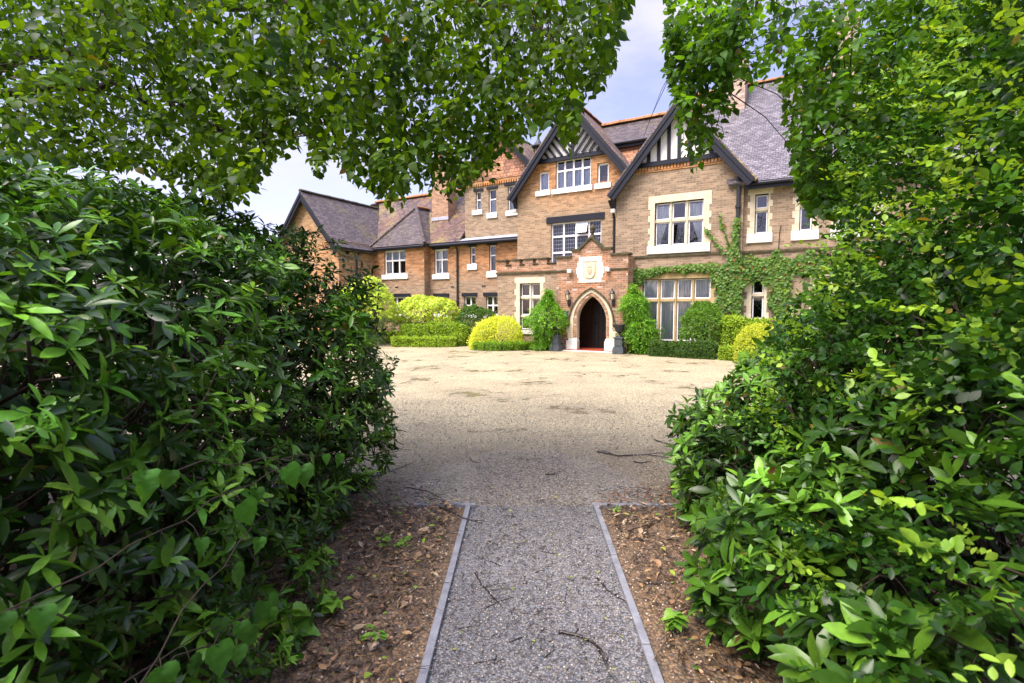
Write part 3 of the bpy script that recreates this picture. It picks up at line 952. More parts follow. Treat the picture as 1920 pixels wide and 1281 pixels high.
# roof ventilator seen between the gables
b = MB()
c0 = (-4.62, 4.6, 9.1)
for k in range(8):
    a = k * math.pi / 4
    b.tube([(c0[0] + .22 * math.cos(a), c0[1] + .22 * math.sin(a), c0[2] - .6), (c0[0] + .22 * math.cos(a), c0[1] + .22 * math.sin(a), c0[2] + .5)], .03, 6)
b.lathe([(.3, -.8), (.3, -.55), (.24, -.5), (.05, -.5)], c0, 16)
b.lathe([(.04, .48), (.32, .48), (.34, .53), (.2, .66), (.07, .85), (.05, 1.0), (.02, 1.15), (.0, 1.3)], c0, 16)
b.build('roof_ventilator', M_IRON, house)
# ---- crenellated bay beside the porch
VC = .25
b = MB()
b.wall([(-4.32, 0), (-1.4, 0), (-1.4, 3.42), (-4.32, 3.42)], [rect(-3.23, -2.29, .75, 2.68)], front(VC), .12)
b.poly([(-4.32, 2.3, 0), (-4.32, VC, 0), (-4.32, VC, 3.42), (-4.32, 2.3, 3.42)])
b.poly([(-4.32, VC, 3.3), (-1.4, VC, 3.3), (-1.4, VG1, 3.3), (-4.32, VG1, 3.3)])
b.build('wall', M_TAN, house)['label'] = 'battlemented bay wall beside the porch'
window(-3.23, -2.29, .75, 2.68, VC, 2, (.3, .7), 'stone', surround=(-3.48, -2.06, 2.92, .75), sill=(-3.4, -2.12, .58, .75), stone=M_STONE, label='two-light stone window beside the golden shrub')
b = MB()
mer = [(-4.34, -3.9), (-3.62, -3.24), (-2.99, -2.62), (-2.37, -1.98)]
for (a0, a1) in mer:
    b.box((a0, VC - .02, 3.42), (a1, VC + .26, 3.62))
b.box((-4.34, VC - .021, 3.16), (-1.42, VC + .261, 3.418))
par = b.build('battlement', M_PORCH, house)
b = MB()
for (a0, a1) in mer:
    b.box((a0 - .05, VC - .07, 3.622), (a1 + .05, VC + .3, 3.69))
ed = [-4.34] + [x for m_ in mer for x in m_] + [-1.46]
for k in range(2, len(ed), 2):
    b.box((ed[k] + .002, VC - .06, 3.42), (ed[k + 1] - .002 if k + 1 < len(ed) else -1.46, VC + .29, 3.475)) if ed[k + 1 if k + 1 < len(ed) else k] > ed[k] else None
for (g0, g1_) in ((-3.9, -3.62), (-3.24, -2.99), (-2.62, -2.37), (-1.98, -1.46)):
    b.box((g0 + .003, VC - .06, 3.421), (g1_ - .003, VC + .29, 3.48))
b.build('coping', M_COPE, par, bevel=.012)
MB().box((-4.38, VC - .07, 3.09), (-1.46, VC + .0, 3.158)).build('string_course', M_COPE, par)

# ---- the porch: thing > porch > coping, finial, arch, crest, lanterns, door ...
def arch_pts(hw, spring, apex, n=14):
    """two-centred pointed arch from right spring over the apex to left spring"""
    rise = apex - spring
    Rr = (hw * hw + rise * rise) / (2 * hw)
    cx = hw - Rr
    a1 = math.atan2(rise, -cx)
    right = [(cx + Rr * math.cos(a1 * k / n), spring + Rr * math.sin(a1 * k / n)) for k in range(n + 1)]
    left = [(-x, z) for x, z in reversed(right[:-1])]
    return right + left
PU = .02
hw_, spr, apx = .61, 1.15, 2.13
op = [(PU - hw_, .0), (PU + hw_, .0)] + [(PU + x, z) for x, z in arch_pts(hw_, spr, apx)]
out_ = [(-1.44, -.05), (1.43, -.05), (1.43, 3.6), (.76, 3.6), (.76, 3.84), (.42, 3.84), (PU - .02, 4.28), (-.46, 3.84), (-.8, 3.84), (-.8, 3.6), (-1.44, 3.6)]
op_in = [(x, max(z, .001)) for x, z in op]
b = MB()
b.wall(out_, [op_in], front(0), .3)
b.poly([(1.43, 0, 0), (1.43, 1.2, 0), (1.43, 1.2, 3.6), (1.43, 0, 3.6)])
b.poly([(-1.44, 1.2, 0), (-1.44, 0, 0), (-1.44, 0, 3.6), (-1.44, 1.2, 3.6)])
b.poly([(-1.44, .25, 3.4), (1.43, .25, 3.4), (1.43, 1.2, 3.4), (-1.44, 1.2, 3.4)])
b.poly([(1.43, .25, 3.4), (-1.44, .25, 3.4), (-1.44, .25, 3.6), (1.43, .25, 3.6)])
porch = b.build('porch', M_PORCH, house)
porch['label'] = 'brick entrance porch with pointed stone arch and crest'
def coping_run(b, pts, y0=-.07, y1=.3, th=.075):
    for p, q in zip(pts, pts[1:]):
        a, c = Vector((p[0], y0, p[1])), Vector((q[0], y0, q[1]))
        t = (c - a).normalized()
        n_ = Vector((-t.z, 0, t.x))
        if n_.z < 0:
            n_ = -n_
        b.prism([a, c, c + n_ * th, a + n_ * th], (0, y1 - y0, 0))
b = MB()
coping_run(b, [(-1.5, 3.603), (-.8, 3.603)])
coping_run(b, [(.76, 3.603), (1.5, 3.603)])
coping_run(b, [(-.86, 3.843), (-.44, 3.843)])
coping_run(b, [(.4, 3.843), (.82, 3.843)])
coping_run(b, [(-.47, 3.86), (PU - .02, 4.285)])
coping_run(b, [(PU - .02, 4.285), (.43, 3.86)])
b.build('coping', M_COPE, porch)
MB().lathe([(.0, 4.2), (.13, 4.22), (.12, 4.32), (.07, 4.42), (.055, 4.5), (.1, 4.52), (.05, 4.56), (.1, 4.62), (.115, 4.68), (.09, 4.74), (.04, 4.78), (.0, 4.83)], (PU - .02, .1, 0), 14).build('finial', M_COPE, porch, smooth=True)
MB().box((-1.49, -.05, 3.07), (-.93, -.003, 3.13)).build('string_course', M_COPE, porch)
MB().box((.77, -.05, 3.07), (1.48, -.003, 3.13)).build('string_course', M_COPE, porch)
for x in (-.85, .69):
    q = MB()
    q.box((x - .08, -.17, 3.0), (x + .08, -.003, 3.15))
    q.build('label_stop', M_PALE, porch, bevel=.02)
# stone arch
def ring(o, i, y0, y1):
    b = MB()
    n = len(o)
    for k in range(n - 1):
        P = [(o[k][0], y0, o[k][1]), (o[k + 1][0], y0, o[k + 1][1]), (i[k + 1][0], y0, i[k + 1][1]), (i[k][0], y0, i[k][1])]
        b.prism(P, (0, y1 - y0, 0))
    return b
N_ = 14
o_ = [(PU + x, z) for x, z in arch_pts(hw_ + .26, spr, apx + .24, N_)]
m_ = [(PU + x, z) for x, z in arch_pts(hw_ + .12, spr, apx + .12, N_)]
i_ = [(PU + x, z) for x, z in arch_pts(hw_ - .02, spr, apx - .02, N_)]
b = ring(o_, m_, -.03, .12)
b2 = ring(m_, i_, .03, .26)
k0 = len(b.v)
b.v += b2.v
b.f += [tuple(i + k0 for i in f) for f in b2.f]
for s in (-1, 1):
    b.box((PU + s * (hw_ + .12), -.03, .5), (PU + s * (hw_ + .26), .12, spr))
    b.box((PU + s * (hw_ - .02), .03, .5), (PU + s * (hw_ + .12), .26, spr))
    for k, (z0, z1, e) in enumerate(((.5, .72, .2), (.72, .95, .33), )):
        b.box((PU + s * (hw_ + .26), -.028 - .001 * k, z0), (PU + s * (hw_ + .26 + e * .5), .1, z1))
arch = b.build('stone_arch', M_STONE, porch)
for s in (-1, 1):
    b = MB()
    b.box((PU + s * (hw_ - .06), -.08, -.02), (PU + s * (hw_ + .4), .2, .4))
    b.prism([(PU + s * (hw_ - .05), -.07, .4), (PU + s * (hw_ - .05), .2, .4), (PU + s * (hw_ - .02), .2, .5), (PU + s * (hw_ - .02), -.02, .5)], (s * .36, 0, 0))
    b.build('arch_base', M_PALE, porch, bevel=.02)
oh = [(PU + x, z) for x, z in arch_pts(hw_ + .315, spr - .08, apx + .31, N_)]
ih = [(PU + x, z) for x, z in arch_pts(hw_ + .265, spr - .08, apx + .245, N_)]
b = ring(oh, ih, -.08, .0 - .004)
for s in (-1, 1):
    b.lathe([(.0, -.09), (.07, -.06), (.085, 0), (.06, .05), (.0, .07)], (PU + s * (hw_ + .33), -.07, spr - .1), 10)
b.build('hood_mould', M_COPE, porch)
# crest panel
b = MB()
b.box((-.5, -.02, 2.62), (.42, .02, 2.74)).box((-.5, -.02, 3.42), (.42, .02, 3.6))
b.box((-.5, -.02, 2.742), (-.33, .02, 3.418)).box((.25, -.02, 2.742), (.42, .02, 3.418))
for k, (z0, z1, e) in enumerate(((2.8, 2.95, .06), (2.952, 3.2, .11), (3.202, 3.36, .06))):
    b.box((-.5 - e, -.018, z0), (-.502, .02, z1)).box((.422, -.018, z0), (.42 + e, .02, z1))
cp = b.build('crest_panel', M_PALE, porch, bevel=.006)
b = MB()
b.box((-.33, -.004, 2.742), (.25, .0 + .03, 3.418))
sh = [(-.24, 3.3), (.16, 3.3), (.16, 3.06)] + [(.16 - .2 * (1 - math.cos(t)), 3.06 - .28 * math.sin(t)) for t in [math.pi / 2 * k / 7 for k in range(1, 8)]]
sh += [(-.08 - (x + .04), z) for x, z in reversed(sh[2:-1])]
cxs = -.04
b.prism([(x, -.045, z) for x, z in sh], (0, .038, 0))
for k in range(9):                                   # relief on the shield: a ring of small bosses round a bar
    a = 2 * math.pi * k / 9
    b.lathe([(.0, 0), (.022, .0), (.0, .03)], (cxs + .08 * math.cos(a), -.058, 3.07 + .075 * math.sin(a)), 6)
for (x, z, w_, h_) in ((-.04, 3.07, .05, .05), (-.1, 3.21, .06, .02), (.02, 3.21, .06, .02), (-.04, 3.24, .05, .03), (-.04, 2.96, .1, .02)):
    b.box((x - w_ / 2, -.062, z - h_ / 2), (x + w_ / 2, -.046, z + h_ / 2))
b.build('carved_shield', M_STONE, porch)
# porch interior: red floor, plaster walls, dark doors
b = MB()
b.box((-1.3, -.12, -.02), (1.3, 1.19, .055))
b.build('doorstep', M_REDTILE, porch)
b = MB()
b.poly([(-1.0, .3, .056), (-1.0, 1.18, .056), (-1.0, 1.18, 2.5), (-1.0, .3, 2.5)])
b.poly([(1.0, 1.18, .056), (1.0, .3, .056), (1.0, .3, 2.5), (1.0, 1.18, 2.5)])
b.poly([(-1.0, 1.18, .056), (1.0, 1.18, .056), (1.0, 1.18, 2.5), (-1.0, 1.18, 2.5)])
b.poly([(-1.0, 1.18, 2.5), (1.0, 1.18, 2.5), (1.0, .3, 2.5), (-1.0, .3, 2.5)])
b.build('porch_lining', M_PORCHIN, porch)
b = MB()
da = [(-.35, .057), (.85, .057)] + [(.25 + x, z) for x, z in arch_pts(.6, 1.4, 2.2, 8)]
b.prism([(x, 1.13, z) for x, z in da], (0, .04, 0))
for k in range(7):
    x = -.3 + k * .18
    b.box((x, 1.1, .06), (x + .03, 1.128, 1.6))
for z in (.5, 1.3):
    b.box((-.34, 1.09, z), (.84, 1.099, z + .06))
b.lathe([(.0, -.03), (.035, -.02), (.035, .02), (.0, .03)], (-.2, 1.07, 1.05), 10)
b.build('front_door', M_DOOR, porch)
MB().box((-1.05, -.3, -.01), (1.08, -.125, .03)).build('threshold', M_PALE, porch, bevel=.01)
# lanterns
for s, x in ((-1, -.88), (1, .9)):
    b = MB()
    b.box((x - .05, -.03, 1.72), (x + .05, -.002, 1.98))
    b.tube([(x, -.03, 1.78), (x, -.1, 1.74), (x, -.17, 1.8), (x, -.17, 1.93)], .018, 6)
    b.lathe([(.02, 1.93), (.06, 1.95), (.065, 1.97)], (x, -.17, 0), 6)
    b.lathe([(.105, 2.18), (.11, 2.2), (.07, 2.27), (.025, 2.31), (.03, 2.34), (.0, 2.38)], (x, -.17, 0), 6)
    for k in range(6):
        a = math.pi / 3 * k
        b.tube([(x + .063 * math.cos(a), -.17 + .063 * math.sin(a), 1.965), (x + .1 * math.cos(a), -.17 + .1 * math.sin(a), 2.185)], .009, 4)
    ln = b.build('lantern', M_IRON, porch)
    MB().lathe([(.055, 1.97), (.092, 2.18)], (x, -.17, 0), 6).build('lantern_glass', M_LAMP, porch)
# small wall fittings
b = MB()
b.box((-12.96, -.16, 4.36), (-13.0, -.08, 4.5))
b.lathe([(.0, -.06), (.06, -.05), (.08, .0), (.06, .05), (.0, .06)], (-12.88, -.12, 4.44), 10)
b.build('floodlight', M_BLACK, house)
b = MB()
for x, z, v in ((-8.15, 2.72, VL), (-6.3, 2.72, VL), (-11.4, 2.75, VB)):
    b.box((x - .11, v - .006, z - .03), (x + .11, v + .0, z + .03))
b.build('air_brick', M_BLACK, house)
b = MB()
b.box((-1.13, -.02, 1.25), (-.93, -.002, 1.55))
sg = tag(b.build('sign', M_GREEN), 'small green notice on the porch brick left of the arch', 'sign')
b = MB()
for k in range(4):
    b.box((-1.1, -.026, 1.3 + k * .06), (-1.1 + (.14, .1, .13, .08)[k], -.021, 1.312 + k * .06))
b.build('lettering', M_PALE, sg)
sg.location = (HX, HY, 0)
sg.rotation_euler = (0, 0, HA)

# ------------------------------------------------------------------ WORLD
w = D.worlds.new('World')
SC.world = w
w.use_nodes = True
t = NT(w.node_tree)
sky = t.n('ShaderNodeTexSky', sky_type='NISHITA', sun_disc=False, sun_elevation=R(SUN_EL), sun_rotation=R(SUN_AZ), air_density=1.0, dust_density=1.2, ozone_density=2.5)
tc = t.n('ShaderNodeTexCoord')
mp = t.n('ShaderNodeMapping', {'Vector': (tc, 0), 'Scale': (1.0, 1.0, 2.6), 'Location': (.4, .2, .1)})
cl = t.noise(mp, 2.1, 7, .55)
cm = t.ramp(cl, [(.47, .06), (.74, 1.0)])
skyt = t.mix(1.0, sky, (1.72, 1.27, 1.38), 'MULTIPLY')
col = t.mix(cm, skyt, (4.6, 4.45, 4.6))
zen = t.n('ShaderNodeMapRange', {0: (t.n('ShaderNodeSeparateXYZ', {0: (tc, 0)}), 2), 1: .5, 2: .95, 3: 1.0, 4: 3.3}, interpolation_type='SMOOTHSTEP')  # an overcast sky is far brighter overhead than at the horizon
col = t.mix(1.0, col, t.n('ShaderNodeCombineXYZ', {0: zen, 1: zen, 2: zen}), 'MULTIPLY')
bg = t.n('ShaderNodeBackground', {'Color': col, 'Strength': .1})
t.n('ShaderNodeOutputWorld', {'Surface': bg})

# ------------------------------------------------------------------ GROUND
def gravel(name, base, dark, wet, stone=.012, wetlo=.5, shade=None, gapd=.6):
    m, t = mat(name)
    co = (t.n('ShaderNodeTexCoord'), 3)
    v = t.n('ShaderNodeTexVoronoi', {'Vector': co, 'Scale': 1 / stone, 'Randomness': 1.0})
    v2 = t.n('ShaderNodeTexVoronoi', {'Vector': co, 'Scale': .42 / stone})
    cellv = t.n('ShaderNodeSeparateColor', {0: (v, 1)})
    tone = t.ramp((cellv, 0), [(0, .38), (.3, .8), (.75, 1.08), (1, 1.45)])
    hue = t.mix((cellv, 1), (1.1, .98, .8), (.92, 1.0, 1.12))
    n1 = t.noise(co, .7, 6, .6)
    n2 = t.noise(co, 3.2, 5, .6)
    mp_ = t.n('ShaderNodeMapping', {'Vector': co, 'Scale': (.45, 1.0, 1.0), 'Rotation': (0, 0, -.3)})
    n3 = t.noise(mp_, 1.1, 7, .72)
    n4 = t.noise(co, 26, 3, .7)
    c = t.mix(t.ramp(n1, [(.35, .0), (.68, .75)]), base, dark)
    c = t.mix(1.0, c, t.ramp(n3, [(.3, .72), (.5, 1.0), (.7, 1.1)]), 'MULTIPLY')
    if shade:                                         # faint damp wheel tracks swinging round to the door
        p2 = t.n('ShaderNodeSeparateXYZ', {0: co})
        dx, dy = t.math('SUBTRACT', (p2, 0), 9.5), t.math('SUBTRACT', (p2, 1), 18.0)
        rad = t.math('SQRT', t.math('ADD', t.math('MULTIPLY', dx, dx), t.math('MULTIPLY', dy, dy)))
        rad = t.math('ADD', rad, t.math('MULTIPLY', n1, .5))
        for R0 in (8.2, 9.7, 12.3, 13.8):
            tk = t.n('ShaderNodeMapRange', {0: t.math('ABSOLUTE', t.math('SUBTRACT', rad, R0)), 1: .05, 2: .26, 3: .3, 4: 0.0})
            c = t.mix(t.math('MULTIPLY', tk, n3), c, dark)
    c = t.mix(1.0, c, t.ramp(n4, [(.25, .62), (.5, 1.0), (.75, 1.2)]), 'MULTIPLY')
    if shade:                                         # damp leaf-mould and tree shade painted into the stone near the hedges
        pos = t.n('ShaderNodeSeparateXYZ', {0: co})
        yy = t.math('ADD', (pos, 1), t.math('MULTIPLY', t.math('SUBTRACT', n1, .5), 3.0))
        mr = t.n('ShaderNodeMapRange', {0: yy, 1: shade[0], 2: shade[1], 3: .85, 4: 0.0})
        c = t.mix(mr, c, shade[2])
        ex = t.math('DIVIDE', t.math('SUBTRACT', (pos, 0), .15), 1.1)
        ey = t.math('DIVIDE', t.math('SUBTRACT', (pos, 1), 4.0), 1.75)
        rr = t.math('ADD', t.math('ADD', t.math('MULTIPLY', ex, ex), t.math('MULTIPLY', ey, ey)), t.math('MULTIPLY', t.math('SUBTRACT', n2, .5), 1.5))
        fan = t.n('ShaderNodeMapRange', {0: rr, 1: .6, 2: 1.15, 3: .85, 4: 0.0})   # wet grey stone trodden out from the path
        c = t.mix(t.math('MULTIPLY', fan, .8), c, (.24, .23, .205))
    c = t.mix(1.0, t.mix(1.0, c, tone, 'MULTIPLY'), hue, 'MULTIPLY')
    gap = t.ramp((v, 0), [(.42, 0.0), (.62, gapd)])          # dark joints between the stones
    c = t.mix(gap, c, (.035, .03, .025))
    wm = t.ramp(t.math('ADD', t.math('MULTIPLY', n1, .6), t.math('MULTIPLY', n2, .4)), [(wet, 0.0), (wet + .06, 1.0)])
    c = t.mix(wm, c, t.mix(1.0, c, (.6, .6, .62), 'MULTIPLY'))
    if shade:
        wm = t.math('MAXIMUM', wm, fan)
    rough = t.math('SUBTRACT', .75, t.math('MULTIPLY', wm, .75 - wetlo))
    h = t.math('ADD', t.math('MULTIPLY', (v, 0), -1.0), t.math('MULTIPLY', (v2, 0), -.4))
    bs = t.math('SUBTRACT', .9, t.math('MULTIPLY', wm, .5))
    bp = t.n('ShaderNodeBump', {'Height': h, 'Strength': bs, 'Distance': stone * .6})
    t.out(t.n('ShaderNodeBsdfPrincipled', {'Base Color': c, 'Roughness': rough, 'Specular IOR Level': .5, 'Normal': bp}))
    return m
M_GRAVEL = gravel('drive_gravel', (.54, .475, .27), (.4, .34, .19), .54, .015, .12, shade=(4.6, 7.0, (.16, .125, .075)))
M_PATH = gravel('wet_path_gravel', (.34, .345, .33), (.19, .195, .19), .35, .0095, .1)
M_SOIL = gravel('leaf_mould', (.2, .13, .065), (.1, .065, .034), .6, .014, .3)
M_GRASS = plain('rough_grass', (.08, .15, .03), .9, .2, 3, .4)
M_BOARD = plain('grey_edging_board', (.21, .22, .235), .42, .5, 14, .35, bump=.25)

def sheet(name, pts, z, m):
    b = MB()
    b.poly([(x, y, z) for x, y in pts])
    return tag(b.build(name, m), kind='structure')
sheet('ground', [(-400, -400), (400, -400), (400, 600), (-400, 600)], -.012, M_GRASS)
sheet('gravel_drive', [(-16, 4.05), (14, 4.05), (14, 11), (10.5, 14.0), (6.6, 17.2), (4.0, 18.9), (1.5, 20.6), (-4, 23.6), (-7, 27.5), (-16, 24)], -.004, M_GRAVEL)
sheet('garden_bed', [(10.5, 14.0), (6.6, 17.2), (4.0, 18.9), (1.5, 20.6), (-4, 23.6), (-7, 27.5), (-5, 30), (14, 19)], -.003, M_SOIL)
sheet('path', [(-.46, -3), (.51, -3), (.69, 4.08), (-.345, 4.08)], .0, M_PATH)
def bed(name, x0, x1, y0, y1, edge):
    """uneven mulch beside the path; edge(y) gives its inner boundary"""
    n, k = 60, 46
    b = MB()
    idx = []
    for j in range(n + 1):
        y = y0 + (y1 - y0) * j / n
        for i in range(k + 1):
            e = edge(y)
            x = e + (x1 - e) * i / k if x0 is None else x0 + (e - x0) * i / k
            f = min(i, 10) / 10 if x0 is None else min(k - i, 10) / 10
            f *= min(1, (n - j) / 3)
            z = .004 + f * (.012 + .022 * (mnoise.noise((x * 5, y * 5, 1)) + .5) + .012 * mnoise.noise((x * 19, y * 19, 4)))
            b.v.append((x, y, max(z, .002)))
    for j in range(n):
        for i in range(k):
            a = j * (k + 1) + i
            b.f.append((a, a + 1, a + k + 2, a + k + 1))
    return tag(b.build(name, M_SOIL, smooth=True), kind='structure')
bed('leaf_mould_bed', -3.6, None, -1.5, 4.07, lambda y: -.43 + .017 * (y - 1))
bed('leaf_mould_bed', None, 3.8, -1.5, 4.07, lambda y: .635 + .02 * (y - 1) + .0)

def board(p, q, wdt, label):
    p, q = Vector(p), Vector(q)
    d = (q - p).normalized()
    s = Vector((-d.y, d.x, 0)) * wdt
    b = MB()
    n = 8
    prof = []
    for k in range(n):
        a, c = p.lerp(q, k / n), p.lerp(q, (k + 1) / n)
    b.prism([p, q, q + s, p + s], (0, 0, .03))
    o = b.build('edging_board', M_BOARD, bevel=.004)
    return tag(o, label, 'edging board', 'timber edging boards of the path')
lx = lambda y: -.364 + (y - 2.1) * .0162
rx = lambda y: .604 + (y - 2.1) * .028
board((lx(2.86), 2.866, .0), (lx(4.03), 4.03, .0), .04, 'far grey edging board on the left side of the path, running up to the corner')
board((lx(.2), .2, .0), (lx(2.84), 2.854, .0), .041, 'near grey edging board on the left of the path, leaving the bottom edge')
board((rx(4.03), 4.03, .0), (rx(3.2) + .002, 3.204, .0), .04, 'far grey edging board on the right side of the path, up to the corner')
board((rx(3.19) - .002, 3.19, .001), (rx(2.32) + .003, 2.324, -.002), .041, 'middle grey edging board on the right side of the path')
board((rx(2.31), 2.31, .002), (rx(.2), .2, .0), .0405, 'nearest grey edging board on the right side of the path, leaving the bottom edge')
board((-.79, 4.035, .0), (-.29, 4.035, .0), .045, 'short grey edging board lying crosswise at the left end of the path')
board((.652, 4.035, .0), (1.42, 4.035, .0), .045, 'grey edging board lying crosswise towards the right hedge')

# ------------------------------------------------------------------ HEDGES EITHER SIDE OF THE PATH
def profile_sampler(prof):
    P = np.array(prof, dtype=float)
    seg = np.linalg.norm(np.diff(P, axis=0), axis=1)
    cum = np.concatenate([[0], np.cumsum(seg)])
    tn = np.diff(P, axis=0) / seg[:, None]
    def f(s):
        s = np.clip(s, 0, cum[-1] - 1e-6)
        i = np.clip(np.searchsorted(cum, s, 'right') - 1, 0, len(seg) - 1)
        q = P[i] + tn[i] * (s - cum[i])[:, None]
        return q, np.stack([tn[i][:, 1], -tn[i][:, 0]], 1)
    return f, cum[-1]
def hedge_points(n, prof, y0, y1, sgn, scale=lambda y: np.ones_like(y), depth=.16, lump=.12, seed=1, shift=lambda y: np.zeros_like(y), capfrac=.25, umax=None, hole=None):
    """shoot tips over the side, top and far end of a hedge. prof lists (distance from the path, height)"""
    f, L = profile_sampler(prof)
    nc = int(n * capfrac)
    ns = n - nc
    if umax:
        L = min(L, umax)
    s = RNG.uniform(0, L, ns)
    y = RNG.uniform(y0, y1, ns)
    q, nn = f(s)
    dist, z = q[:, 0], q[:, 1] * scale(y)
    no = np.stack([-nn[:, 0] * -1, np.zeros(ns), nn[:, 1]], 1)
    no = np.stack([-np.abs(nn[:, 0]), np.zeros(ns), np.abs(nn[:, 1])], 1)
    P = np.stack([dist + shift(y), y, z], 1)
    # far end
    sc = RNG.uniform(0, L, nc)
    qc, _ = f(sc)
    kk = RNG.uniform(0, 1, nc) ** .8
    far = y1 - .12 * (1 - np.minimum(1, kk * 3)) ** 2
    zc = qc[:, 1] * scale(np.full(nc, y1)) * RNG.uniform(.15, 1, nc) ** .7
    dc = qc[:, 0] + kk * 1.6 * 0 + RNG.uniform(0, .4, nc)
    Pc = np.stack([dc + shift(np.full(nc, y1)), far + RNG.uniform(-.05, .1, nc), zc], 1)
    P = np.concatenate([P, Pc])
    N = np.concatenate([no, np.tile([[-.25, 1., .2]], (nc, 1))])
    N = nrm(N)
    lm = vnoise(P, 2.6, seed) * lump + vnoise(P, 7, seed + 1) * lump * .45
    dpt = RNG.exponential(depth, len(P))
    P = P + N * (lm - dpt)[:, None]
    P[:, 2] = np.maximum(P[:, 2], .04)
    P[:, 0] *= sgn
    N[:, 0] *= sgn
    if hole is not None:                              # gaps between leafy sprays
        k = (vnoise(P, 4.5, seed + 7) + .7 * vnoise(P, 11, seed + 8) > hole - np.clip((P[:, 2] - 1.5) * 1.2, 0, 2))
        P, N, dpt = P[k], N[k], dpt[k]
    return P, N, dpt
def hedge_stems(name, n, prof, y0, y1, sgn, shift, parent, m, rmin=.006, rmax=.022, inset=.15, y_out=None):
    f, L = profile_sampler(prof)
    b = MB()
    for k in range(n):
        y = random.uniform(y0, y1)
        s = random.uniform(.35, L * .5)
        q, nn = f(np.array([s]))
        sh = float(shift(np.array([y]))[0])
        tip = Vector((sgn * (q[0][0] + sh + inset), y + random.uniform(-.3, .3), max(.1, q[0][1] * .8 - inset * .6)))
        base = Vector((sgn * (1.6 + random.uniform(0, 1.1)), y + random.uniform(-.6, .6), 0))
        mid = base.lerp(tip, .5) + Vector((random.uniform(-.2, .2), random.uniform(-.25, .25), random.uniform(.0, .35)))
        pts = []
        for i in range(9):
            t_ = i / 8
            p = base * (1 - t_) ** 2 + mid * 2 * t_ * (1 - t_) + tip * t_ * t_
            p += Vector((random.gauss(0, .018), random.gauss(0, .018), random.gauss(0, .018)))
            pts.append(p)
        r = random.uniform(rmin, rmax)
        b.tube(pts, [r * (1 - .75 * i / 8) for i in range(9)], 5)
        for j in range(2):                            # side shoots
            a = pts[random.randint(4, 7)]
            e = a + Vector((-sgn * random.uniform(-.05, .25), random.uniform(-.25, .25), random.uniform(-.08, .25)))
            b.tube([a, a.lerp(e, .5) + Vector((0, 0, .03)), e], [r * .4, r * .3, r * .2], 4)
    return b.build(name, m, parent, smooth=True)
zero = lambda y: np.zeros_like(y)

# left: rhododendron
LPROF = [(1.02, .0), (1.0, .45), (.98, 1.0), (1.04, 1.55), (1.24, 1.98), (1.66, 2.33), (2.25, 2.55), (3.0, 2.62), (4.2, 2.66), (5.6, 2.62)]
LY0, LY1 = .35, 4.75
lscale = lambda y: np.clip(.84 + (y - 1.2) * .052, .8, 1.0)
lshift = lambda y: np.clip((y - 1.2) * .05, 0, .17)
lh = tag(empty('rhododendron_hedge', (-2.4, 2.6, 0)), 'big dark rhododendron hedge with long glossy leaves along the left side of the path', 'hedge')
P, N, dp = hedge_points(8200, LPROF, LY0, LY1, -1, lscale, .22, .15, 21, lshift, .2, hole=-.75)
axis = N * .75 + np.array([0, 0, .75]) + RNG.normal(0, .4, P.shape)
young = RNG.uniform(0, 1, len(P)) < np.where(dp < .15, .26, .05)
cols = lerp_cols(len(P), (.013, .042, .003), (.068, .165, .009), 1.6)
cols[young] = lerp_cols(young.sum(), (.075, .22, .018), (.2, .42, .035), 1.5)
Ls = RNG.uniform(.062, .122, len(P)) * np.where(P[:, 1] < 1.6, 1.05, .95)
W = whorls(P, axis, Ls, cols, 8, (50, 112), .18, .22)
W[0] -= np.array(lh.location)
leaves('foliage', *W[:3], W[3], T_LANCE, L_RHODO, W[4], lh, width=RNG.uniform(.85, 1.25, len(W[3])))
P, N, dp = hedge_points(17000, LPROF, LY0 - .2, LY1 - .1, -1, lscale, .8, .05, 23, lambda y: lshift(y) + .28, .2)
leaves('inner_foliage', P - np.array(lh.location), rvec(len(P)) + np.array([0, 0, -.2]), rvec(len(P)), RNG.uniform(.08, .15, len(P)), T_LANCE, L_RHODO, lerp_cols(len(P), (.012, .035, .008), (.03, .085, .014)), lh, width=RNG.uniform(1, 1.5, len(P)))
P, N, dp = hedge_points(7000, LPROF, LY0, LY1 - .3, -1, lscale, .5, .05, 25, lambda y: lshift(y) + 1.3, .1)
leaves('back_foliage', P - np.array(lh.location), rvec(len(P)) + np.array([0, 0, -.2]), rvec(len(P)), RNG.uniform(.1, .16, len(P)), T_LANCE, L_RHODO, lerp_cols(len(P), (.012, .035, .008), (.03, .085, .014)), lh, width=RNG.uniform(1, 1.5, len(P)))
st = hedge_stems('stems', 170, LPROF, LY0, LY1 - .2, -1, zero, lh, M_STEM)
st.location = -Vector(lh.location)

# right: rhododendron low and far, oval-leaved shrub tall and near
RPROF = [(1.2, .0), (1.16, .4), (1.24, .7), (1.52, .95), (1.78, 1.22), (2.0, 1.5), (2.3, 1.75), (3.4, 1.9)]
rshift = lambda y: (y - 3.2) * .2
rh = tag(empty('rhododendron_hedge', (2.3, 3.0, 0)), 'lower mid-green rhododendron hedge with broad upright leaves at the right of the path', 'hedge')
P, N, dp = hedge_points(2000, RPROF, 1.25, 4.45, 1, lambda y: np.ones_like(y), .17, .12, 31, rshift, .2, hole=-.9)
axis = N * .9 + np.array([0, 0, .8]) + RNG.normal(0, .35, P.shape)
young = RNG.uniform(0, 1, len(P)) < np.where(dp < .12, .3, .08)
cols = lerp_cols(len(P), (.02, .062, .006), (.085, .19, .014), 1.4)
cols[young] = lerp_cols(young.sum(), (.1, .25, .02), (.19, .38, .035), 1.3)
W = whorls(P, axis, RNG.uniform(.095, .15, len(P)), cols, 8, (35, 100), .1, .2)
W[0] -= np.array(rh.location)
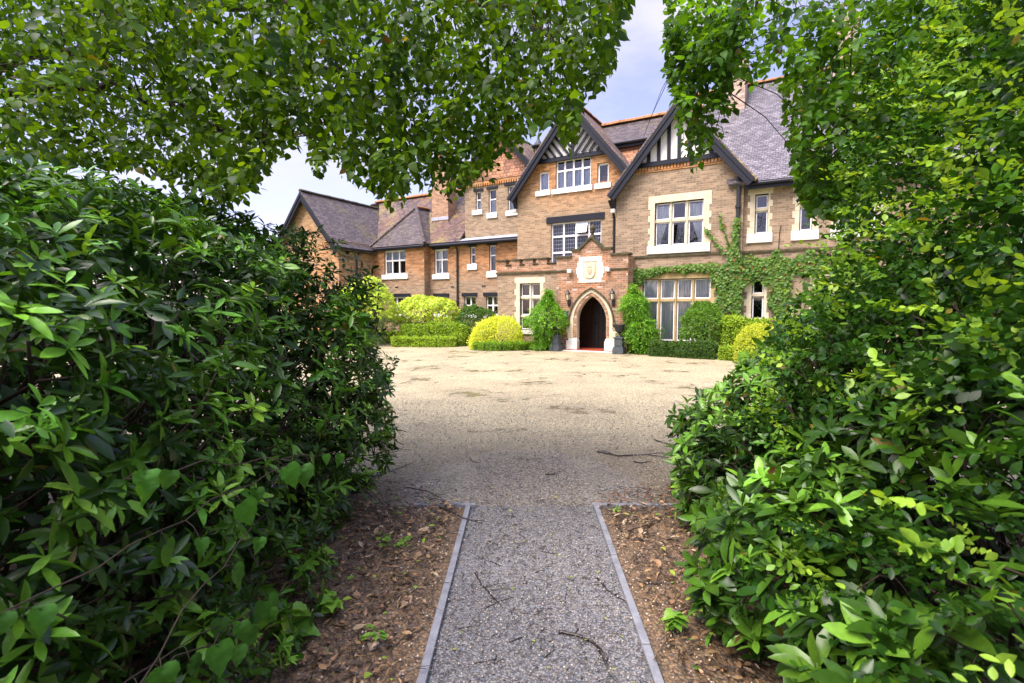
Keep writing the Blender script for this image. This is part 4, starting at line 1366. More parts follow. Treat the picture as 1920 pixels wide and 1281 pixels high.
leaves('foliage', *W[:3], W[3], T_LANCE, L_RHODO, W[4], rh, width=RNG.uniform(1.0, 1.4, len(W[3])))
P, N, dp = hedge_points(4000, RPROF, 1.0, 4.3, 1, lambda y: np.ones_like(y), .5, .05, 33, lambda y: rshift(y) + .25, .2)
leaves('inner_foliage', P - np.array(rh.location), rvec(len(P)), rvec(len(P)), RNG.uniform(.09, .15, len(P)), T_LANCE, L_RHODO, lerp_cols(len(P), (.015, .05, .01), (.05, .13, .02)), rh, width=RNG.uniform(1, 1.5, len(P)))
st = hedge_stems('stems', 70, RPROF, 1.2, 4.2, 1, rshift, rh, M_STEM)
st.location = -Vector(rh.location)

OPROF = [(1.3, .5), (1.27, .9), (1.42, 1.3), (1.62, 1.65), (1.8, 2.05), (1.93, 2.45), (2.1, 2.95), (2.4, 3.35), (2.8, 3.6), (3.8, 3.75)]
oshift = lambda y: (y - 2.9) * .13
oh_ = tag(empty('oval_leaved_shrub', (2.4, 2.0, 0)), 'tall bright shrub with small oval yellow-green leaves rising out of the right hedge', 'shrub')
P, N, dp = hedge_points(6400, OPROF, .45, 3.25, 1, lambda y: np.ones_like(y), .22, .16, 41, oshift, .22, hole=-.3)
d0 = N * .8 + np.array([0, 0, .55]) + RNG.normal(0, .55, P.shape)
cols = lerp_cols(len(P), (.011, .042, .005), (.045, .135, .011), 1.3)
yg = RNG.uniform(0, 1, len(P)) < np.where(dp < .14, .34, .05) * np.clip(.45 + P[:, 2] * .32, .4, 1.3)
cols[yg] = lerp_cols(yg.sum(), (.13, .3, .025), (.33, .52, .05), 1.5)
W = sprigs(P, d0, RNG.uniform(.12, .26, len(P)), RNG.uniform(.027, .043, len(P)), cols, 12, .35, .7)
W[0] -= np.array(oh_.location)
leaves('foliage', *W[:3], W[3], T_OVAL, L_ROUND, W[4], oh_, width=RNG.uniform(.85, 1.25, len(W[3])))
P, N, dp = hedge_points(10000, OPROF, .4, 3.2, 1, lambda y: np.ones_like(y), .5, .05, 43, lambda y: oshift(y) + .22, .2)
leaves('inner_foliage', P - np.array(oh_.location), rvec(len(P)), rvec(len(P)), RNG.uniform(.04, .065, len(P)), T_OVAL, L_ROUND, lerp_cols(len(P), (.008, .026, .004), (.025, .07, .009)), oh_, width=RNG.uniform(1, 1.5, len(P)))  # near-black leaf colour paints the shade inside the shrub
st = hedge_stems('stems', 130, OPROF, .5, 3.1, 1, oshift, oh_, M_STEM, .004, .014, .05)
st.location = -Vector(oh_.location)

# climbing vine with big soft leaves over the near left hedge
vn = tag(empty('climbing_vine', (-1.0, 1.2, 0)), 'climbing vine with big soft lobed leaves on thin green stems over the left hedge', 'vine')
b = MB()
vp, vd, vnm, vl, vc = [], [], [], [], []
runs = [((-1.06, .62, .5), (-.8, 1.1, .74), (-.92, 1.75, .86)), ((-1.05, .9, .98), (-.95, 1.45, 1.02), (-.95, 2.2, .93)), ((-1.0, 1.3, 1.15), (-.9, 1.8, 1.12), (-.94, 2.7, .8)),
        ((-.95, .75, .8), (-.84, 1.2, .72), (-.9, 1.7, .55)), ((-1.0, 1.1, .7), (-.88, 1.5, .62), (-.92, 2.1, .45))]
for a, m2, e in runs:
    a, m2, e = Vector(a), Vector(m2), Vector(e)
    pts = [a * (1 - q) ** 2 + m2 * 2 * q * (1 - q) + e * q * q + Vector((random.gauss(0, .008), 0, random.gauss(0, .012))) for q in [k / 12 for k in range(13)]]
    b.tube(pts, .0022, 5)
    for k in range(0, 13, 1):
        if random.random() < .5:
            continue
        p = pts[k]
        q = p + Vector((random.uniform(.0, .08), random.uniform(-.06, .05), random.uniform(-.05, .03)))
        b.tube([p, p.lerp(q, .5) + Vector((0, 0, .012)), q], .0013, 4)
        vp.append(q)
        vd.append((random.uniform(-.1, .45), random.uniform(-.5, .4), random.uniform(-1, -.45)))
        vnm.append((random.uniform(.5, 1), random.uniform(-.7, 0), random.uniform(.3, .9)))
        vl.append(random.uniform(.045, .09))
        g = random.uniform(.7, 1.5)
        vc.append((.05 * g, .15 * g, .016 * g))
o0 = np.array(vn.location)
leaves('foliage', np.array(vp) - o0, np.array(vd), np.array(vnm), np.array(vl), T_LOBED, L_ROUND, np.array(vc), vn)
b.build('stems', M_STEM, vn, smooth=True).location = -Vector(vn.location)

# ------------------------------------------------------------------ OVERHANGING TREES
def bough(b, pts, r0, r1, n=7, wob=.05):
    P = []
    for k in range(len(pts) - 1):
        for j in range(6):
            q = j / 6
            P.append(Vector(pts[k]).lerp(Vector(pts[k + 1]), q) + Vector((random.gauss(0, wob), random.gauss(0, wob), random.gauss(0, wob))) * (1 if j or k else 0))
    P.append(Vector(pts[-1]))
    b.tube(P, [r0 + (r1 - r0) * i / (len(P) - 1) for i in range(len(P))], n)
    return P
def canopy(edge, n, y0, y1, emax, seed, thr, base=None):
    """twig starts in a hanging canopy: bearing a=x/y, slope e=(z-eye)/y above its ragged lower edge"""
    ex, ee = np.array([p[0] for p in edge]), np.array([p[1] for p in edge])
    out = np.zeros((0, 3))
    while len(out) < n:
        m_ = n * 2
        a = RNG.uniform(ex[0], ex[-1], m_)
        y = RNG.uniform(y0, y1, m_)
        lo = np.interp(a, ex, ee)
        k = RNG.uniform(0, 1, m_) ** 1.15
        e = lo + .02 + (emax - lo) * k
        P = np.stack([a * y, y, 1.6 + e * y], 1)
        ok = (lo < emax) & (vnoise(P, 1.5, seed) + .6 * vnoise(P, 4.5, seed + 5) > thr)
        out = np.concatenate([out, P[ok]])
    return out[:n]
LEDGE = [(-1.35, .265), (-1.0, .28), (-.8, .27), (-.69, .26), (-.62, .225), (-.5625, .195), (-.5, .225), (-.43, .31), (-.395, .335), (-.375, .24), (-.35, .30), (-.3125, .25), (-.27, .225), (-.229, .198), (-.18, .255), (-.115, .203), (-.045, .27), (.01, .305), (.026, .32), (.0625, .342), (.088, .365), (.099, .31), (.122, .315), (.135, .41), (.177, .425), (.2, .51), (.225, .60), (.235, .8)]
def trim(W, edge, slack):
    """drop the leaves that would hang below or outside the ragged skirt of the crown"""
    P = W[0]
    a, e = P[:, 0] / P[:, 1], (P[:, 2] - 1.6) / P[:, 1]
    lo = np.interp(a, [p[0] for p in edge], [p[1] for p in edge])
    ok = (a > edge[0][0]) & (a < edge[-1][0] + .01) & (e > lo + slack + vnoise(P, 9, 77) * .02)
    return [q[ok] for q in W]
REDGE = [(.282, .8), (.29, .49), (.305, .45), (.318, .375), (.344, .285), (.375, .30), (.39, .32), (.417, .40), (.435, .46), (.5, .46), (.525, .38), (.545, .28), (.58, .22), (.65, .2), (.75, .3), (.9, .4), (1.2, .4)]
lt = tag(empty('broadleaf_tree', (-7.2, 5.4, 0)), 'broad-leaved tree whose low dark canopy hangs over the rhododendron hedge and left roofs', 'tree')
o0 = np.array(lt.location)
P = np.concatenate([canopy(LEDGE, 3900, 3.6, 7.6, .72, 3, -.05), canopy(LEDGE, 600, 3.2, 4.6, .72, 8, .3)])
d0 = np.stack([RNG.normal(.1, .5, len(P)), RNG.normal(-.1, .5, len(P)), RNG.uniform(-.95, -.1, len(P))], 1)
cols = lerp_cols(len(P), (.022, .065, .005), (.115, .235, .013), 1.4)
W = sprigs(P, d0, RNG.uniform(.2, .46, len(P)), RNG.uniform(.05, .077, len(P)), cols, 9, .25, .6, .3)
W = trim(W, LEDGE, .0)
leaves('crown', W[0] - o0, W[1], W[2], W[3], T_HEART, L_LINDEN, W[4], lt, width=RNG.uniform(.8, 1.1, len(W[3])))
b = MB()
tr = bough(b, [(-7.2, 5.4, 0), (-7.1, 5.5, 1.6), (-6.9, 5.5, 3.2), (-6.6, 5.6, 5.2), (-6.2, 5.6, 7.5)], .34, .12, 10, .02)
b.build('trunk', M_BARK, lt, smooth=True).location = -lt.location
b = MB()
mains = [[(-6.9, 5.5, 3.0), (-5, 5.6, 4.3), (-3, 5.6, 4.4), (-1.5, 5.4, 3.9), (-.8, 5.3, 3.2)], [(-6.8, 5.5, 3.6), (-4.5, 6.2, 5.0), (-2, 6.4, 5.4), (0, 6.2, 5.2), (.7, 6, 4.4)],
         [(-6.9, 5.5, 2.8), (-5.2, 5, 3.6), (-3.6, 4.8, 3.7), (-2.3, 4.8, 3.1)], [(-6.7, 5.6, 4.6), (-4, 4.6, 5.0), (-1.6, 4.4, 4.9), (.3, 4.3, 4.5)], [(-6.6, 5.6, 5.0), (-3.5, 6.8, 6.2), (-.5, 7, 6.0), (1.2, 6.6, 5.4)]]
tips = []
for m_ in mains:
    tips += bough(b, m_, .075, .012, 7, .05)
P = P[(P[:, 2] - 1.6) / P[:, 1] > np.interp(P[:, 0] / P[:, 1], [p[0] for p in LEDGE], [p[1] for p in LEDGE]) + .02]
for k in range(520):                                  # fine hanging twigs down to the leaves
    q = P[random.randrange(len(P))]
    a = min(random.sample(tips, 14), key=lambda s: (s - Vector(q)).length)
    if (a - Vector(q)).length > 1.6:
        continue
    mid = a.lerp(Vector(q), .5) + Vector((0, 0, .12))
    b.tube([a, a.lerp(mid, .6) + Vector((random.gauss(0, .04), random.gauss(0, .04), .02)), mid, Vector(q)], [.009, .007, .005, .003], 4)
b.build('branches', M_STEM, lt, smooth=True).location = -lt.location

rt = tag(empty('broadleaf_tree', (6.6, 4.4, 0)), 'broad-leaved tree with thinner sunlit sprays hanging before the pale grey roof at the right', 'tree')
o0 = np.array(rt.location)
P = np.concatenate([canopy(REDGE, 1150, 3.8, 6.2, .75, 13, -.15), canopy([(.282, .56), (.295, .45), (.318, .39), (.344, .31), (.385, .315), (.41, .37), (.425, .5)], 340, 4.0, 5.2, .62, 19, -.2), canopy([(.53, .3), (.56, .21), (.63, .2), (.78, .25)], 380, 3.7, 5.0, .56, 23, -.4), canopy([(.5, .22), (.56, .19), (.68, .2)], 160, 4.0, 5.0, .27, 17, -.3)])
d0 = np.stack([RNG.normal(-.3, .5, len(P)), RNG.normal(-.1, .5, len(P)), RNG.uniform(-.95, 0, len(P))], 1)
cols = lerp_cols(len(P), (.025, .075, .007), (.11, .27, .018), 1.2)
W = sprigs(P, d0, RNG.uniform(.2, .42, len(P)), RNG.uniform(.05, .077, len(P)), cols, 9, .25, .6, .3)
W = trim(W, REDGE, -.035)
leaves('crown', W[0] - o0, W[1], W[2], W[3], T_HEART, L_LINDEN, W[4], rt, width=RNG.uniform(.8, 1.1, len(W[3])))
b = MB()
bough(b, [(6.6, 4.4, 0), (6.5, 4.5, 2), (6.3, 4.6, 4), (6.0, 4.7, 7)], .3, .1, 10, .02)
b.build('trunk', M_BARK, rt, smooth=True).location = -rt.location
b = MB()
tips = []
for m_ in [[(6.4, 4.5, 3), (5, 4.6, 4.6), (3.4, 4.8, 4.9), (2.3, 4.9, 4.5), (1.8, 4.9, 3.6)], [(6.4, 4.5, 2.6), (4.6, 4.4, 3.4), (3.4, 4.5, 3.25), (2.9, 4.6, 3.0)], [(6.3, 4.6, 4.2), (4.4, 5.4, 5.8), (2.6, 5.6, 5.8), (1.7, 5.6, 4.9)]]:
    tips += bough(b, m_, .06, .01, 7, .05)
P = P[(P[:, 2] - 1.6) / P[:, 1] > np.interp(P[:, 0] / P[:, 1], [p[0] for p in REDGE], [p[1] for p in REDGE]) + .02]
for k in range(170):
    q = P[random.randrange(len(P))]
    a = min(random.sample(tips, 12), key=lambda s: (s - Vector(q)).length)
    if (a - Vector(q)).length > 1.5:
        continue
    mid = a.lerp(Vector(q), .5) + Vector((0, 0, .12))
    b.tube([a, a.lerp(mid, .6), mid, Vector(q)], [.009, .007, .005, .003], 4)
for e in ((1.12, 4.8, 2.95), (1.25, 4.8, 3.3)):       # bare whippy twigs against the sky
    b.tube([(1.75, 4.9, 4.3), (1.55, 4.85, 3.95), Vector(e).lerp(Vector((1.55, 4.85, 3.95)), .4) + Vector((0, 0, .05)), e], [.006, .005, .003, .002], 4)
b.build('branches', M_STEM, rt, smooth=True).location = -rt.location

# ------------------------------------------------------------------ SHRUBS AND CLIPPED HEDGES BY THE HOUSE
def at(px, Y):
    return (px - 960) / 960 * Y
def core_mat():
    return L_SHRUB
def dome(name, label, cat, loc, rx_, ry_, h, n, L, c0, c1, z0=0, lump=.08, seed=5, tmpl=T_SMALL, up=.4, depth=.06, flat=1.0, m=None, group=None, stems=True, stemh=None, p=1.0):
    """shrub: leaf clumps over a lumpy ellipsoid (z0 = height where its skirt starts)"""
    r = tag(empty(name, loc), label, cat, group)
    v = rvec(n)
    v[:, 2] = np.abs(v[:, 2]) * 1.0 if z0 == 0 else np.where(v[:, 2] < -.35, -v[:, 2], v[:, 2])
    N = nrm(v / np.array([rx_, ry_, h]))
    zz = (h - z0) / (1 if z0 == 0 else 1.35)
    cz = z0 if z0 == 0 else z0 + zz * .35
    Pp = v * np.array([rx_, ry_, zz])
    pw = 2.0 / flat
    Pp = Pp * (np.sum(np.abs(v) ** pw, axis=1) ** (-1 / pw))[:, None]
    l = vnoise(Pp + seed, 3.2, seed) * lump + vnoise(Pp, 9, seed + 1) * lump * .5
    Pp = Pp * (1 + (l - RNG.exponential(depth, n)) / max(rx_, .3))[:, None]
    Pp[:, 2] += cz
    Pp[:, 2] = np.maximum(Pp[:, 2], .02)
    d = N * .6 + RNG.normal(0, .6, (n, 3)) + np.array([0, 0, up])
    if tmpl is T_THIN:                                # rosettes instead of single leaves
        W = whorls(Pp[::5], N[::5] * .5 + np.array([0, 0, .9]) + RNG.normal(0, .3, (len(Pp[::5]), 3)), np.full(len(Pp[::5]), L * 1.25), lerp_cols(len(Pp[::5]), c0, c1, p), 7, (55, 100), .1, .2)
        leaves('foliage', *W[:3], W[3], T_LANCE, m or L_SHRUB, W[4], r, width=RNG.uniform(1, 1.4, len(W[3])))
    else:
      leaves('foliage', Pp, d, N + np.array([0, 0, .5]) + RNG.normal(0, .45, (n, 3)), RNG.uniform(.7, 1.25, n) * L, tmpl, m or L_SHRUB, lerp_cols(n, c0, c1, p), r, width=RNG.uniform(.8, 1.3, n))
    if tmpl is not T_THIN:
        k_ = RNG.integers(0, n, n // 45)
        SW = sprigs(Pp[k_], N[k_] * .8 + np.array([0, 0, .7]) + RNG.normal(0, .3, (len(k_), 3)), RNG.uniform(.06, .2, len(k_)), np.full(len(k_), L * 1.1), lerp_cols(len(k_), c0, c1, .6), 6, .25, .6)
        leaves('new_shoots', *SW[:3], SW[3], T_SMALL, L_SHRUB, SW[4], r, width=np.full(len(SW[3]), 1.1))
    if stems:
        b = MB()
        for k in range(14 if stemh is None else 26):
            a = random.uniform(0, 6.28)
            q = random.uniform(.3, .8)
            e = Vector((rx_ * q * math.cos(a), ry_ * q * math.sin(a), (cz + zz * .45)))
            s = Vector((random.gauss(0, .08) + rx_ * .1 * math.cos(a), random.gauss(0, .08), 0))
            b.tube([s, s.lerp(e, .5) + Vector((random.gauss(0, .05), random.gauss(0, .05), .05)), e], [.022, .016, .008], 5)
        b.build('stems', M_STEM if stemh is None else M_TWIGP, r, smooth=True)
    return r
def clipped(name, label, cat, pts, wid, h, n, L, c0, c1, group=None, lump=.055, roundness=.5, seed=3, depth=.03):
    """clipped hedge along a ground polyline, with a twiggy leaf-filled core"""
    P2 = np.array(pts, float)
    o = np.array([P2[:, 0].mean(), P2[:, 1].mean(), 0])
    r = tag(empty(name, tuple(o)), label, cat, group)
    seg = np.diff(P2, axis=0)
    sl = np.linalg.norm(seg, axis=1)
    cum = np.concatenate([[0], np.cumsum(sl)])
    def place(s):
        i = np.clip(np.searchsorted(cum, s, 'right') - 1, 0, len(sl) - 1)
        tdir = seg[i] / sl[i][:, None]
        c = P2[i] + tdir * (s - cum[i])[:, None]
        return c, np.stack([-tdir[:, 1], tdir[:, 0]], 1), tdir
    def pts_(n, inset, ends=True):
        s = RNG.uniform(-wid * .3, cum[-1] + wid * .3, n)
        th = RNG.uniform(0, 1, n)
        per = 2 * h + wid
        q = th * per
        off = np.where(q < h, -wid / 2, np.where(q > h + wid, wid / 2, q - h - wid / 2))
        z = np.where(q < h, q, np.where(q > h + wid, per - q, h))
        nx = np.where(q < h, -1., np.where(q > h + wid, 1., 0.))
        nz = np.where((q >= h) & (q <= h + wid), 1., 0.)
        # round the shoulders
        k = np.clip((z / h), 0, 1)
        off = off * (1 - roundness * .35 * k ** 3)
        z = z - roundness * .35 * h * (np.abs(off) / (wid / 2)) ** 3 * (k > .98)
        endf = np.maximum(0, np.maximum(-s, s - cum[-1])) / (wid * .3)
        off = off * np.sqrt(np.clip(1 - endf ** 2, .02, 1))
        z = z * (1 - .15 * endf ** 2)
        c, sd, td = place(s)
        X = np.concatenate([c + sd * off[:, None], z[:, None]], 1)
        N = np.concatenate([sd * nx[:, None], nz[:, None]], 1)
        N[:, :2] += td * (np.sign(s - cum[-1] / 2) * endf)[:, None]
        N = nrm(N + 1e-6)
        X = X + N * (vnoise(X, 4, seed) * lump + vnoise(X, 11, seed + 2) * lump * .5 - RNG.exponential(depth, n) - inset)[:, None]
        X[:, 2] = np.maximum(X[:, 2], .01)
        return X, N
    X, N = pts_(n, 0)
    d = N * .7 + RNG.normal(0, .6, (n, 3)) + np.array([0, 0, .3])
    leaves('foliage', X - o, d, N + np.array([0, 0, .35]) + RNG.normal(0, .5, (n, 3)), RNG.uniform(.7, 1.3, n) * L, T_SMALL, L_SHRUB, lerp_cols(n, c0, c1), r, width=RNG.uniform(.9, 1.4, n))
    k_ = RNG.integers(0, n, n // 40)
    SW = sprigs(X[k_] - o, N[k_] * .6 + np.array([0, 0, .8]) + RNG.normal(0, .3, (len(k_), 3)), RNG.uniform(.05, .15, len(k_)), np.full(len(k_), L * 1.1), lerp_cols(len(k_), c0, c1, .6), 6, .2, .6)
    leaves('new_shoots', *SW[:3], SW[3], T_SMALL, L_SHRUB, SW[4], r, width=np.full(len(SW[3]), 1.2))
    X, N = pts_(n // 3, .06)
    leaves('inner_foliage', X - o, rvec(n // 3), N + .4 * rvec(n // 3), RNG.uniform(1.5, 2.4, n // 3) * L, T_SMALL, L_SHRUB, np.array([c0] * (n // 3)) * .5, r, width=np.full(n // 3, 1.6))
    b = MB()
    for k in range(max(4, int(cum[-1] / .3))):
        c, sd, td = place(np.array([cum[-1] * (k + .5) / max(4, int(cum[-1] / .3))]))
        x, y = c[0] - o[:2]
        for j in range(3):
            b.tube([(x, y, 0), (x + random.gauss(0, .05), y + random.gauss(0, .05), h * .4), (x + random.gauss(0, .1), y + random.gauss(0, .08), h * .8)], [.014, .01, .005], 4)
    b.build('stems', M_STEM, r)
    return r
GOLD0, GOLD1 = (.5, .58, .04), (.72, .8, .09)
LIME0, LIME1 = (.24, .42, .03), (.5, .66, .06)
BOX0, BOX1 = (.14, .3, .022), (.32, .52, .04)
DK0, DK1 = (.04, .1, .018), (.1, .2, .03)
dome('golden_shrub', 'rounded golden-yellow clipped shrub left of the porch, behind a low box hedge', 'shrub', (-.62, 20.75, 0), 1.08, .8, 1.32, 11000, .05, GOLD0, GOLD1, lump=.05, flat=.82, seed=51, depth=.03)
clipped('box_hedge', 'low box hedge curving in front of the golden shrub', 'hedge', [(-1.45, 20.2), (-1.0, 19.95), (-.4, 19.85), (.3, 20.1), (.85, 20.55)], .36, .3, 7000, .035, BOX0, BOX1)
clipped('box_hedge', 'broad mounded green hedge under the pale dome-shaped azalea', 'hedge', [(-4.6, 23.1), (-3.4, 23.0), (-2.25, 22.9)], 1.5, .98, 22000, .045, BOX0, LIME1, lump=.07, roundness=.9, seed=9)
clipped('box_hedge', 'knee-high bright box hedge edging the gravel before the broad mounded hedge', 'hedge', [(-5.1, 22.1), (-4.2, 21.95), (-3.2, 21.9), (-2.5, 22.0)], .42, .42, 9000, .035, LIME0, LIME1)
clipped('box_hedge', 'low clipped hedge beyond the gap at the left, next to the big rhododendron', 'hedge', [(-7.6, 25.3), (-6.6, 25.4), (-5.7, 25.7)], .6, .5, 7000, .04, LIME0, LIME1)
dome('azalea', 'pale lime dome-shaped azalea on bare stems above the broad mounded hedge', 'shrub', (at(802, 23.9), 23.9, 0), 1.5, 1.1, 2.25, 9000, .1, (.4, .55, .05), (.66, .78, .12), z0=1.05, lump=.16, seed=61, tmpl=T_THIN, up=.1, stemh=1, depth=.12)
dome('azalea', 'pale lime azalea showing beside the end of the dark rhododendron hedge', 'shrub', (-6.4, 22.6, 0), 1.35, 1.1, 2.9, 8000, .1, (.38, .55, .05), (.64, .78, .12), z0=1.2, lump=.2, seed=71, tmpl=T_THIN, up=.1, stemh=1, depth=.14)
dome('green_shrub', 'mid-green leafy shrub below the left azalea by the small windows', 'shrub', (-5.7, 24.2, 0), 1.2, .8, 1.35, 5000, .08, DK1, LIME0, lump=.14, seed=81, tmpl=T_THIN)
dome('green_shrub', 'dark green bush under the small lower windows, left of the golden shrub', 'shrub', (at(893, 23.3), 23.3, 0), 1.05, .7, 1.75, 9000, .07, DK0, (.13, .27, .03), lump=.12, seed=91, flat=.8)
dome('round_shrub', 'ball-shaped glossy green shrub in front of the broad stone bay window', 'shrub', (at(1315, 17.4), 17.4, 0), .72, .6, 1.85, 6500, .07, (.07, .18, .025), (.2, .38, .04), z0=.5, lump=.06, seed=101)
clipped('privet_hedge', 'bright green clipped hedge between the ball-shaped shrub and the wall', 'hedge', [(7.1, 17.0), (8.2, 16.5), (9.2, 15.9)], .7, 1.32, 11000, .05, LIME0, LIME1, lump=.05, seed=14)
dome('golden_shrub', 'small yellow clipped bush behind the low hedge at the right, near the oval-leaved shrub', 'shrub', (at(1424, 15.7), 15.7, 0), .7, .6, 1.12, 6500, .045, (.34, .42, .03), (.62, .68, .07), lump=.04, flat=.82, seed=111, depth=.03)
clipped('box_hedge', 'dark green box hedge along the gravel right of the door', 'hedge', [(4.95, 17.75), (5.7, 17.15), (6.5, 16.6)], .6, .5, 9000, .035, (.045, .11, .016), (.11, .22, .03), seed=16)
clipped('box_hedge', 'brighter low box hedge continuing the dark one along the gravel to the right', 'hedge', [(6.75, 16.3), (7.4, 15.75), (8.3, 15.0)], .5, .42, 8000, .035, BOX0, LIME1, seed=17)

# feathery climbers by the door
def weeping(name, label, loc, rx_, h, n, lean, seed):
    r = tag(empty(name, loc), label, 'climbing plant', 'feathery climbers beside the door')
    k = RNG.uniform(0, 1, n)
    z = .12 + (h - .12) * k
    wv = (np.sin(np.pi * np.clip(k, 0, 1) ** .8) * .65 + .35 * (1 - k)) * rx_ * (1 + .3 * np.sin(k * 11 + seed))
    wv = np.maximum(wv, .1 * (k > .9))
    a = RNG.uniform(0, 6.28, n)
    rr = RNG.uniform(.35, 1, n) ** .5
    Pp = np.stack([np.cos(a) * wv * rr + lean * (k - .4), np.sin(a) * wv * rr * .8, z], 1)
    Pp += (vnoise(Pp, 5, seed) * .17)[:, None] * np.stack([np.cos(a), np.sin(a), 0 * a], 1)
    d0 = np.stack([np.cos(a) * .8, np.sin(a) * .8, RNG.uniform(-.9, .5, n)], 1) + RNG.normal(0, .3, (n, 3))
    c = lerp_cols(n, (.08, .23, .014), (.24, .5, .035), 1.0)
    W = sprigs(Pp, d0, RNG.uniform(.12, .34, n), RNG.uniform(.06, .1, n), c, 8, .5, .6)
    leaves('foliage', *W[:3], W[3], T_THIN, L_SHRUB, W[4], r, width=RNG.uniform(1.3, 2.2, len(W[3])))
    b = MB()
    for q in range(9):
        x = random.uniform(-.12, .12)
        b.tube([(x, 0, 0), (x + random.gauss(0, .08) + lean * .1, .02, h * .4), (lean * .5 + random.gauss(0, .06), .05, h * .93)], [.02, .014, .006], 5)
    b.build('stems', M_STEM, r)
weeping('climbing_shrub', 'feathery bright green climber left of the arched door, against the stone window', (at(1025, 20.1), 20.1, 0), .72, 2.35, 2300, .12, 2)
weeping('climbing_shrub', 'feathery bright green climber right of the arched door, beside the urn', (at(1199, 18.55), 18.55, 0), .66, 2.5, 2200, -.42, 5)

# ivy on the wall (local house axes)
iv = tag(empty('ivy', (HX, HY, 0), HA), 'ivy trained over the tall stone windows and up the drainpipe on the right gable wall', 'ivy')
polys = []
def ivy_band(pts, wd, n, v):
    P2 = np.array(pts, float)
    sl = np.linalg.norm(np.diff(P2, axis=0), axis=1)
    cum = np.concatenate([[0], np.cumsum(sl)])
    s = RNG.uniform(0, cum[-1], n)
    x = np.interp(s, cum, P2[:, 0])
    z = np.interp(s, cum, P2[:, 1])
    wn = np.interp(s, cum, wd) if isinstance(wd, (list, tuple)) else np.full(n, wd)
    dx, dz = np.interp(s + .01, cum, P2[:, 0]) - x, np.interp(s + .01, cum, P2[:, 1]) - z
    l = np.maximum(np.hypot(dx, dz), 1e-6)
    q = np.clip(RNG.normal(0, .42, n), -1, 1) * wn
    q *= 1 + .5 * np.sin(s * 5.3) * np.sin(s * 2.1 + 1)
    return np.stack([x - dz / l * q, np.full(n, v) - RNG.uniform(.02, .13, n), z + dx / l * q], 1)
Q = [ivy_band([(1.3, 2.75), (1.9, 2.98), (2.6, 3.08), (3.6, 3.1), (4.5, 3.06), (5.1, 3.0)], [.22, .2, .1, .12, .2, .4], 2600, VG2),
     ivy_band([(1.2, 2.9), (1.35, 2.4), (1.3, 1.9)], [.14, .1, .05], 260, VG2),
     ivy_band([(5.0, 4.7), (4.95, 4.3), (4.95, 3.9), (4.9, 3.4), (4.9, 2.9)], [.04, .06, .1, .22, .42], 800, VG2 - .08),
     ivy_band([(4.5, 2.95), (4.55, 2.4), (4.6, 1.7), (4.62, 1.2)], [.3, .22, .2, .12], 1100, VG2),
     ivy_band([(5.05, 3.0), (5.0, 2.2), (5.02, 1.5), (5.1, .7)], [.3, .2, .24, .3], 2000, VG2 - .02),
     ivy_band([(5.15, 3.0), (6.0, 3.1), (7.0, 3.1), (8.2, 3.1)], [.36, .3, .34, .3], 2200, VR),
     ivy_band([(6.2, 3.0), (6.35, 2.3), (6.4, 1.6), (6.4, .9)], [.3, .34, .38, .3], 2400, VR),
     ivy_band([(3.9, 4.5), (4.3, 3.9), (4.7, 3.5)], [.03, .08, .1], 36, VG2),
     ivy_band([(4.4, 4.9), (4.6, 4.3), (4.8, 3.6)], [.03, .07, .1], 30, VG2),
     ivy_band([(6.2, 3.6), (6.2, 3.3)], [.08, .14], 60, VR)]
Q = np.concatenate(Q)
n = len(Q)
dd = np.stack([RNG.normal(0, .5, n), RNG.uniform(-.5, .1, n), RNG.uniform(-1, -.1, n)], 1)
nn = np.stack([RNG.normal(0, .4, n), np.full(n, -1.), RNG.uniform(-.1, .8, n)], 1)
cc = lerp_cols(n, (.06, .15, .02), (.17, .3, .04), 1.0)
rd = RNG.uniform(0, 1, n) < .06
cc[rd] = lerp_cols(rd.sum(), (.2, .08, .03), (.28, .14, .04))
leaves('foliage', Q, dd, nn, RNG.uniform(.07, .13, n), T_HEART, L_SHRUB, cc, iv)
b = MB()
for pts in ([(5.1, .0), (5.05, 1.5), (4.95, 3.0), (4.95, 5.2)], [(4.9, 3.0), (3.6, 3.1), (2.0, 2.95), (1.3, 2.7)], [(5.2, 3.1), (6.2, 3.2), (8.2, 3.15)], [(4.62, 1.2), (4.55, 2.4), (4.6, 3.0)], [(6.4, .3), (6.35, 2.0), (6.2, 3.1), (6.3, 4.4)], [(4.7, 3.4), (4.3, 3.9), (3.9, 4.5)], [(4.8, 3.6), (4.5, 4.5), (4.4, 4.9)]):
    v_ = VR if pts[0][0] > 5.15 else VG2
    P_ = []
    for k in range(len(pts) - 1):
        for j in range(5):
            q = j / 5
            P_.append((pts[k][0] + (pts[k + 1][0] - pts[k][0]) * q + random.gauss(0, .02), v_ - .03 - random.uniform(0, .02), pts[k][1] + (pts[k + 1][1] - pts[k][1]) * q + random.gauss(0, .02)))
    P_.append((pts[-1][0], v_ - .03, pts[-1][1]))
    b.tube(P_, .012, 5)
b.build('stems', M_STEM, iv)

